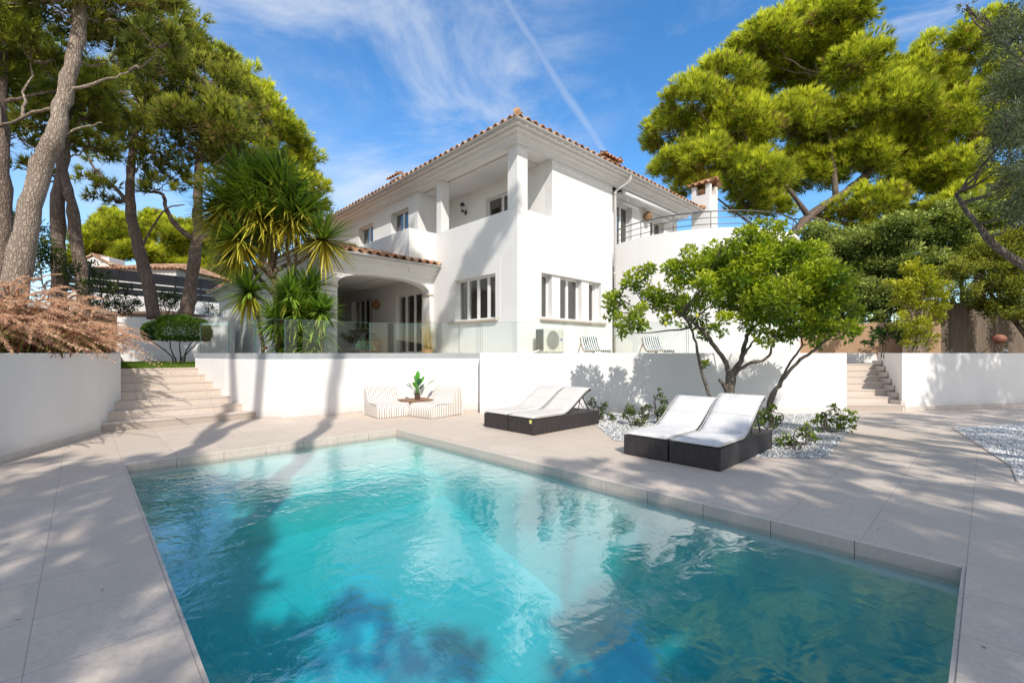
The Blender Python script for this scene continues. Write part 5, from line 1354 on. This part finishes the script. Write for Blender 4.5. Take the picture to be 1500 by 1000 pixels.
bush('evergreen_tree', 'dark evergreen tree right above the ochre wall, touching the lemon tree crown', [(1200,345,26),(1180,385,22),(1262,372,26),(1285,440,22),(1300,465,14),(1255,462,12),(1230,470,10)], 18.3, EV, 47, fl(1222,18.3), 1, .17, .08, 2.4, group=GE, cat='tree')
bush('overhanging_shrub', 'orange tinged leafy shrub hanging over the reed fence', [(1402,400,22),(1430,395,26),(1465,400,30),(1450,430,22),(1490,430,30),(1420,425,17),(1480,462,16),(1510,390,40),(1470,365,32),(1440,375,28),(1500,350,34),(1520,450,26),(1455,452,12),(1440,448,18),(1402,432,16),(1500,468,18),(1472,445,20),(1385,402,20),(1376,425,10)], 14.3,
     ((.08,.11,.018),(.46,.47,.06)), 44, fl(1520,14.6), 2, .09, .045, 2.0, djit=.5)
bush('sapling', 'yellow green sapling with thin branching stems above the right wall', [(1342,402,20),(1328,425,20),(1362,412,22),(1316,442,17),(1348,445,22),(1374,440,19),(1322,470,18),(1352,478,18),(1370,465,15),(1338,388,12),(1308,418,12),(1382,420,13),(1340,498,14),(1362,500,12)], 13.4,
     ((.22,.26,.02),(.66,.62,.05)), 45, fl(1338,13.4), 3, .09, .055, 1.7, 'bark_light', 'leaf', cat='tree', djit=.35)
bush('fig_shrub', 'low dark leafy shrub behind the wall between the right stairs and the sapling', [(1290,490,13),(1306,482,14),(1322,494,11),(1275,498,9)], 13.6, ((.02,.06,.015),(.07,.15,.03)), 46, fl(1300,13.6), 2, .14, .09, .8)
# palm behind the lemon tree
rg = np.random.default_rng(52); base = Vector(fl(1178,19.5,1.4)); PM = thing('palm_tree', 'palm with arching fronds between the lemon tree and the umbrella pine', 'tree', base)
tb = MB(); top = A(1178,372,19.5)-base; pts = limb(tb, [Vector((0,0,0)), top*.5, top], .2, .17, 10, 4, .01, rg); tb.build('trunk', M['bark_yucca'], PM, smooth=True)
fm = FM()
for k in range(26):
    az = k*2.4; el = R(rg.uniform(5,75)); d = np.array([math.cos(az)*math.cos(el), math.sin(az)*math.cos(el), math.sin(el)]); Lf = rg.uniform(1.6,2.2); n = 44
    u = np.linspace(.12,1,n)[:,None]; p = np.asarray(top)[None]+d[None]*Lf*u-np.array([[0,0,1.]])*Lf*.55*u*u
    tg = unit(d[None]-np.array([[0,0,1.]])*1.1*u); sd = unit(np.cross(tg, np.array([[0,0,1.]])))
    for s in (-1,1):
        dr = unit(sd*s*.8+tg*.75-np.array([[0,0,.18]])); leaves(fm, rg, p, dr, .42, .035, mixcol((.03,.06,.03),(.10,.15,.07), rg.uniform(size=n)))
    c = np.repeat(np.array([[.10,.13,.05]]), n, 0); V = np.stack([p-sd*.012, p+sd*.012], 1).reshape(-1,3); i = np.arange(n-1)[:,None]*2; fm.add(V, i+np.array([[0,1,3,2]]), np.repeat(c,2,0))
fm.build('crown', M['leafdull'], PM)

# ---- round clipped bush on the lawn
rg = np.random.default_rng(61); base = Vector((13.6*(262-750)/K, 13.6, 1.12))
TP = thing('clipped_bush', 'round clipped green bush on bare forked stems at the edge of the lawn', 'shrub', base)
fm = FM(); tb = MB(); c0 = A(263,487,13.6)-base; rx, rz = 42*13.6/K, 25*13.6/K; n = 11000
v = rsph(rg, n); v[:,2] = np.where(v[:,2] < -.45, -.45-.2*(v[:,2]+.45), v[:,2]); pos = np.asarray(c0)+v*np.array([rx,rx,rz])*(rg.uniform(size=(n,1))**.16)*(1+.05*np.sin(v[:,:1]*9+v[:,1:2]*7))
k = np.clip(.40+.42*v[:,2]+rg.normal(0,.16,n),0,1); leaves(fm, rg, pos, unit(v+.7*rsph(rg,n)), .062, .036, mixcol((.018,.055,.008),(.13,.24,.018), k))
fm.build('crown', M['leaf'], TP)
for s in (-.42,-.2,.02,.22,.34):
    limb(tb, [Vector((s*.55,rg.uniform(-.1,.1),-.02)), Vector((s*.5+rg.uniform(-.06,.06),0,.22)), Vector((s*1.3,0,.55)), Vector((s*2.2,rg.uniform(-.3,.3),.95))], .028, .012, 7, 4, .008, rg)
tb.build('trunk', M['bark_grey'], TP, smooth=True)

# ---- yucca
rg = np.random.default_rng(71); base = Vector((-6.35, 12.0, 1.44)); YD = 12.0
YC = thing('yucca', 'tall multi stemmed yucca with spiky rosettes behind the glass balustrade', 'tree', base)
heads = [(335,300,46,.2),(378,282,50,.2),(420,292,50,.1),(352,262,38,.6),(405,262,38,.6),(445,308,38,.3),(474,352,44,.0),(352,352,38,-.1),(378,315,46,.0),(365,428,40,-.3),(425,432,34,.3),(455,425,36,.4),(440,462,38,.5),(418,480,36,.6),(462,478,38,.5),(440,500,34,.7),(415,506,26,.8),(322,318,34,.1),(460,506,30,.7),(400,318,44,0),(430,320,38,0),(330,335,36,0),(345,375,36,-.1),(395,350,34,.0),(432,455,34,.4),(470,455,28,.4),(405,470,30,.4),(448,520,26,.8),(365,290,40,.4),(390,268,40,.8)]
tb = MB(); J = {}
def Y(px, py, dd=0): return A(px, py, YD+dd)-base
limb(tb, [Y(414,526),Y(412,480),Y(408,440),Y(405,415)], .17,.14,12,4,.006,rg); limb(tb, [Y(430,526,.15),Y(432,480,.15),Y(430,440,.1),Y(428,430,.1)], .13,.11,10,4,.006,rg)
stems = [((405,420),(402,380),(412,352),(408,320),(405,300)), ((428,435),(418,430),(405,408),(396,400),(400,370),(388,345),(372,330),(362,315)), ((396,402),(415,390),(435,385),(455,372),(472,362)), ((424,440),(424,400),(420,365),(424,335),(422,310)),
         ((412,440),(390,420),(372,395),(360,370),(352,360)), ((404,425),(395,380),(388,345),(383,310)), ((386,526),(383,490),(376,460),(370,440)), ((428,440),(432,400),(436,350),(442,322)), ((408,420),(375,380),(345,340),(335,315)), ((432,470),(445,450),(455,435)), ((432,500),(450,495),(460,485)), ((430,480),(428,460),(425,445))]
for s in stems: limb(tb, [Y(*p, rg.uniform(-.25,.25)) for p in s], .062 if len(s) > 4 else .05, .04, 9, 5, .01, rg)
tb.build('trunk', M['bark_yucca'], YC, smooth=True)
for hx, hy, hr, upb in heads:
    fm = FM(); dd = rg.uniform(-.55,.35); c = np.asarray(Y(hx, hy, dd)); Lr = hr*YD/K*1.12; n = 230; Lr *= 1.22
    v = rsph(rg, n); v[:,2] = v[:,2]*.9+.12+.25*upb; d = unit(v); sun = .5-.5*d[:,1]
    yel = np.clip((-.05-d[:,2])*1.6*(1-max(0,upb))+rg.uniform(-.12,.3,n)+.10*(hx > 455 and hy < 400)-.45*(hy > 415), 0, 1)
    col = mixcol((.045,.09,.02),(.17,.26,.03), rg.uniform(size=n)); col = col*(1.25+.5*(hy > 425)); col = col*(1-yel[:,None])+np.array([[.48,.40,.045]])*yel[:,None]
    Ls = Lr*rg.uniform(.75,1.1,n); sd = unit(np.cross(d, np.array([[0,0,1.]])+.01)); segs = 4; V = []; Cc = []
    for i in range(segs+1):
        u = i/segs; p = c[None]+d*(Ls*u)[:,None]-np.array([[0,0,1.]])*(Ls*(.11-.06*upb)*u**2.4)[:,None]; w = .078*(.55+.9*u*(1-u))*(1-u**3)+.001
        nn = unit(np.cross(sd, d)); V += [p-sd*w/2+nn*.007*(1-u), p, p+sd*w/2+nn*.007*(1-u)]; Cc += [col*(.75+.4*u), col*(.85+.45*u), col*(.75+.4*u)]
    V = np.stack(V,1); Cc = np.stack(Cc,1); kk = 3*(segs+1)
    F = np.concatenate([np.arange(n)[:,None]*kk+np.array([[3*i+q,3*i+q+1,3*i+q+4,3*i+q+3]]) for i in range(segs) for q in (0,1)])
    fm.add(V.reshape(-1,3), F, Cc.reshape(-1,3)); fm.build('leaf_rosette', M['sword'], YC)

# ---- red fountain grass on the left planter
def fountain(label, x, y, z, seed, sc=1.0, dr_=1.0, green=.5, n=240, npl=30):
    rg = np.random.default_rng(seed); base = Vector((x-.27, y+.05, z+.02)); t = thing('fountain_grass', label, 'grass', base, 0, 'red fountain grass on the left planter'); fm = FM()
    bias = (.5,-.2,0)
    strip_blades(fm, rg, (0,0,.0), n, 1.02*sc, .017, .38, .85, (.085,.024,.022),(.28,.11,.07), jit=.17*sc, bias=bias, pw=2.6, segs=7)
    strip_blades(fm, rg, (0,0,.0), int(n*green), .85*sc, .017, .42, .8, (.10,.14,.02),(.34,.38,.08), jit=.2*sc, bias=bias, pw=2.6, segs=7)
    tip, td, b, dv, h, L, drp = strip_blades(fm, rg, (0,0,0), npl, 1.22*sc, .005, .34, .85*dr_, (.25,.13,.07),(.35,.2,.1), jit=.16*sc, bias=bias, pw=3.0, segs=9)
    fm.build('blades', M['grassy'], t); fp = FM()
    for u in np.linspace(.66,1.05,22):
        p = b+dv*(L*u)[:,None]+h*(L*drp*u**3*.45)[:,None]-np.array([0,0,1.])*(L*drp*u**3*.6)[:,None]
        tg = unit(dv+h*(drp*u*u*1.35)[:,None]-np.array([0,0,1.])*(drp*u*u*1.8)[:,None]); q = 1-abs((u-.84)/.22)**2
        col = mixcol((.46,.27,.19),(.86,.62,.44), rg.uniform(size=len(p)))
        tufts(fp, rg, p, tg*1.0, 13, .070*(.4+.6*max(0,q)), .009, .85, col)
    fp.build('plumes', M['grassy'], t)
k = 0
for x, y, z, s, lab in ((-7.15,5.5,1.40,1.0,'cut by the left edge of the photo, nearest the viewer'),(-7.28,6.35,1.40,1.0,'at the front of the planter near the left edge'),(-7.52,7.15,1.40,1.0,'in the middle of the front row'),(-7.82,7.9,1.40,.95,'in the front row right of the middle'),(-8.1,8.6,1.40,.95,'next to the end of the front wall'),(-8.5,9.3,1.40,.85,'at the planter corner hanging over the stairs'),
        (-8.1,6.7,1.62,1.05,'behind the front row at the left edge'),(-8.5,7.7,1.65,1.05,'at the foot of the pale leaning pine'),(-9.0,8.7,1.66,1.0,'in the second row below the forked pine'),(-9.35,9.8,1.62,.95,'in the second row with tall plumes by the side wall'),
        (-9.3,7.6,1.95,1.0,'in front of the rough brown pine'),(-10.0,9.0,2.0,1.0,'between the pale pine and the forked pine'),(-10.3,10.3,1.92,.95,'highest on the slope, below the dark fence'),(-9.0,6.2,1.9,1.0,'at the back by the left edge')):
    k += 1; fountain('clump of red fountain grass '+lab, x, y, z, 100+k, s*(1.0 if k < 7 else 1.2), 1.25 if k < 7 else .9)
# green shrubs on the slope
SG = 'green shrubs on the pine slope'
bush('slope_shrub', 'green shrub between the pale leaning pine and the forked pine', [(55,360,26),(75,380,24),(50,395,20),(98,395,17)], 12.2, ((.025,.06,.012),(.14,.20,.03)), 81, at(70,440,12.2), 2, .10, .05, .8, group=SG, mat='leaf')
bush('slope_shrub', 'darker leafy shrub right of the forked pine trunks under the fence', [(140,400,20),(150,420,17),(128,420,14),(165,425,10)], 13.2, ((.025,.05,.014),(.14,.18,.05)), 82, at(146,452,13.2), 2, .11, .045, .8, group=SG)
bush('slope_shrub', 'spiky dark shrub behind the rough brown pine', [(30,330,26),(40,360,20),(18,370,20),(60,340,14)], 15, ((.02,.05,.012),(.10,.15,.03)), 83, at(34,440,15), 2, .16, .045, .7, group=SG)
bush('slope_shrub', 'thin climbing shrub on the white wall between the two slope pines', [(243,432,10),(250,447,9),(240,450,7)], 20.5, ((.03,.05,.02),(.10,.14,.05)), 84, at(245,466,20.5), 2, .10, .04, .5, group=SG)
bush('slope_shrub', 'thin climbing shrub on the white wall beside the porch eaves', [(306,446,9),(314,456,9),(302,458,7)], 22, ((.03,.05,.02),(.10,.14,.05)), 85, at(308,472,22), 2, .10, .04, .5, group=SG)
bush('slope_shrub', 'dark shrub against the slat fence right of the red grass', [(185,425,12),(178,440,10),(195,440,9)], 17, ((.015,.035,.012),(.07,.11,.03)), 86, at(186,462,17), 2, .10, .05, .8, group=SG)
bush('slope_shrub', 'dark evergreen shrub filling the slope left of the clipped bush', [(165,440,12),(150,452,12),(178,452,10),(200,448,9),(140,440,12)], 18.6, ((.02,.04,.014),(.12,.16,.05)), 88, at(165,466,18.6), 3, .11, .055, 1.6, group=SG)
bush('slope_shrub', 'loose dark shrub on the slope between the two slender slope pines', [(248,446,9),(260,440,9),(238,440,8),(252,430,8)], 21.5, ((.02,.045,.016),(.13,.18,.05)), 89, at(250,462,21.5), 3, .11, .055, 1.4, group=SG)
bush('broad_tree', 'pale green broad leaved trees behind the porch eaves beyond the fence', [(345,395,22),(325,410,18),(350,430,22),(330,385,14),(372,410,22),(360,370,14)], 38, ((.06,.09,.03),(.20,.24,.08)), 87, at(345,470,38), 1, .30, .15, 1.0, cat='tree', djit=1, dens=500)
# ---- small shrubs in the gravel
GS = 'small shrubs in the white gravel'; SC = ((.05,.085,.025),(.26,.32,.10)); ss = dict(group=GS, ln=.06, wd=.036, per=2.2, djit=.15, dens=560)
bush('rose_shrub', 'leggy small shrub directly behind the head of the left loungers', [(884,592,7),(886,605,8),(893,612,7),(880,610,6)], 10.1, SC, 91, gnd(886,619), 2, **ss)
bush('rose_shrub', 'rounded small shrub against the white wall between the two lounger pairs', [(925,598,12),(940,608,12),(918,612,10),(934,618,10),(945,596,8)], 9.4, SC, 92, gnd(932,627), 3, **ss)
bush('rose_shrub', 'narrow upright shrub at the left of the right loungers', [(968,585,9),(972,600,11),(962,605,9),(978,610,8),(968,575,6)], 9.6, SC, 93, gnd(969,620), 2, **ss)
bush('rose_shrub', 'tiny shrub beside the lounger back rest support of the left pair', [(866,588,6),(872,594,6)], 10.6, SC, 94, gnd(868,612), 2, **ss)
SC2 = ((.06,.12,.02),(.32,.40,.07))
bush('rose_shrub', 'leafy shrub tucked behind the head of the right loungers', [(1118,610,12),(1130,600,10),(1135,618,11),(1112,625,9)], 8.3, SC2, 95, gnd(1124,640), 3, **{**ss,'ln':.075,'wd':.042})
bush('rose_shrub', 'sprawling shrub in the gravel nearest the deck corner', [(1150,640,12),(1172,636,12),(1190,644,10),(1160,652,10),(1142,648,8),(1180,628,9)], 7.15, SC2, 96, gnd(1166,661), 3, **{**ss,'ln':.06,'wd':.036})
bush('rose_shrub', 'wide spreading shrub in the gravel below the end of the white wall', [(1205,612,12),(1228,608,13),(1248,615,11),(1215,625,11),(1238,626,11),(1196,622,8),(1222,598,8)], 8.7, SC2, 97, gnd(1222,636), 3, **{**ss,'ln':.07,'wd':.04})


# fallen pine needles and leaves on the paving
rg = np.random.default_rng(99); fm = FM(); n = 900
q = np.stack([rg.uniform(-9.5, 12, n), rg.uniform(-4, 17, n)], 1)
keep = ~((q[:,0] > PA0-.02) & (q[:,0] < PA1+.02) & (q[:,1] > PB0-.02) & (q[:,1] < PB1+.02)); q = q[keep]; n = len(q)
P3 = np.stack([q[:,0]*CA-q[:,1]*SA, q[:,0]*SA+q[:,1]*CA, np.full(n, .007)], 1); ok = (P3[:,1] < 9.8) & (P3[:,0] > -5.5); P3 = P3[ok]; n = len(P3)
az = rg.uniform(0, 6.28, n); dr = np.stack([np.cos(az), np.sin(az), np.zeros(n)], 1)
leaves(fm, rg, P3, dr, .045, .009, mixcol((.16,.09,.04),(.34,.22,.10), rg.uniform(size=n)), fold=.02, up=np.array([0,0,30.]))
tag(fm.build('fallen_needles', M['leafdull']), kind='stuff')
# ------------------------------------------------------------------ daylight, sky, camera
sc = bpy.context.scene
T = Vector((-.208*math.cos(R(EL)), .978*math.cos(R(EL)), -math.sin(R(EL))))
ld = bpy.data.lights.new('sun', 'SUN'); ld.energy = 4.5; ld.angle = R(.53); ld.color = (1.0, .94, .86)
lo = bpy.data.objects.new('sun', ld); C.objects.link(lo); lo.rotation_euler = T.to_track_quat('-Z', 'Y').to_euler(); lo.location = (3, -12, 14)
W = bpy.data.worlds.new('World'); sc.world = W; W.use_nodes = True; nt = W.node_tree; nt.nodes.clear(); N = NT(nt)
sk = N.n('ShaderNodeTexSky', sky_type='NISHITA'); sk.sun_disc = False; sk.sun_elevation = R(EL); sk.sun_rotation = math.atan2(.208, -.978)
sk.altitude = 50; sk.air_density = 1.0; sk.dust_density = .6; sk.ozone_density = 2.2
hsv = N.n('ShaderNodeHueSaturation'); hsv.inputs['Saturation'].default_value = 1.30; hsv.inputs['Value'].default_value = 1.58; N.l(sk.outputs[0], hsv.inputs['Color'])
dirv = N.n('ShaderNodeTexCoord').outputs['Generated']
def dot(v): 
    m = N.n('ShaderNodeVectorMath', operation='DOT_PRODUCT'); N.l(dirv, m.inputs[0]); m.inputs[1].default_value = v; return m.outputs['Value']
def sstep(x, a, b):
    m = N.n('ShaderNodeMapRange', interpolation_type='SMOOTHSTEP'); N.l(x, m.inputs[0]); m.inputs[1].default_value = a; m.inputs[2].default_value = b; return m.outputs[0]
def nd(px, py): return tuple(Vector(((px-750)/K, 1, (517-py)/K)).normalized())
nz1 = noise(N, 2.2, 9, .62, mapped(N, dirv, (1.0, 1.0, 2.2), (0, R(28), R(10))), .5)
nz2 = noise(N, 5.5, 8, .65, mapped(N, dirv, (1.2, 1, 3.0), (0, R(35), 0)), .8)
c1 = math_(N, 'MULTIPLY', sstep(nz1, .40, .72), sstep(dot(nd(470,120)), .80, .985))
c2 = math_(N, 'MULTIPLY', math_(N, 'MULTIPLY', sstep(nz2, .48, .75), sstep(dot(nd(1345,70)), .965, .998)), .6)
c3 = math_(N, 'MULTIPLY', math_(N, 'MULTIPLY', sstep(nz1, .35, .75), sstep(dot(nd(300,330)), .86, .99)), .8)
c4 = math_(N, 'MULTIPLY', sstep(nz2, .50, .8), .15)
v1, v2 = Vector(nd(742,0)), Vector(nd(884,222)); nn_ = v1.cross(v2).normalized()
wob = math_(N, 'MULTIPLY', math_(N, 'SUBTRACT', noise(N, 9, 4, .6, dirv), .5), .014)
ab = math_(N, 'ABSOLUTE', math_(N, 'ADD', dot(tuple(nn_)), wob))
tr = math_(N, 'MULTIPLY', math_(N, 'MULTIPLY', sstep(ab, .014, .0), sstep(dot(tuple((v1*.75+v2*.25).normalized())), .935, .985)), .36)
cl = math_(N, 'MAXIMUM', math_(N, 'MAXIMUM', c1, c2), math_(N, 'MAXIMUM', math_(N, 'MAXIMUM', c3, c4), tr))
cl = math_(N, 'MULTIPLY', cl, .72)
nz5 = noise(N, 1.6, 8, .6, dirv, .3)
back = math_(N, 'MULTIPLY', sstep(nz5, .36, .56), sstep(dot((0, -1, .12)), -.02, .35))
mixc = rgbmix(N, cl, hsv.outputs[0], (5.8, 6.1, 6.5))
mixc = rgbmix(N, back, mixc, (6.9, 6.7, 6.5))   # unseen cloud bank added behind the camera to lift the fill light
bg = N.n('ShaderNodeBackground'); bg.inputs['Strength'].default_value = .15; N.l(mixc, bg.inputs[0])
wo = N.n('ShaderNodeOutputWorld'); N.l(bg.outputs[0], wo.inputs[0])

cd = bpy.data.cameras.new('camera'); co = bpy.data.objects.new('camera', cd); C.objects.link(co)
co.location = (0, 0, EYE); co.rotation_euler = (R(90), 0, 0)
cd.sensor_width = 36; cd.lens = 36*K/1500; cd.shift_x = 0; cd.shift_y = 17/1500; cd.clip_start = .05; cd.clip_end = 3000
sc.camera = co
sc.render.engine = 'CYCLES'
sc.view_settings.view_transform = 'Standard'; sc.view_settings.look = 'None'; sc.view_settings.exposure = 0; sc.view_settings.gamma = 1
cy = sc.cycles; cy.use_denoising = True; cy.max_bounces = 8; cy.diffuse_bounces = 4; cy.glossy_bounces = 4; cy.transmission_bounces = 6; cy.transparent_max_bounces = 12; cy.volume_bounces = 0
try: cy.denoiser = 'OPENIMAGEDENOISE'; cy.denoising_input_passes = 'RGB_ALBEDO_NORMAL'
except Exception: pass
cy.sample_clamp_indirect = 8; cy.caustics_reflective = False; cy.caustics_refractive = False; cy.use_adaptive_sampling = False
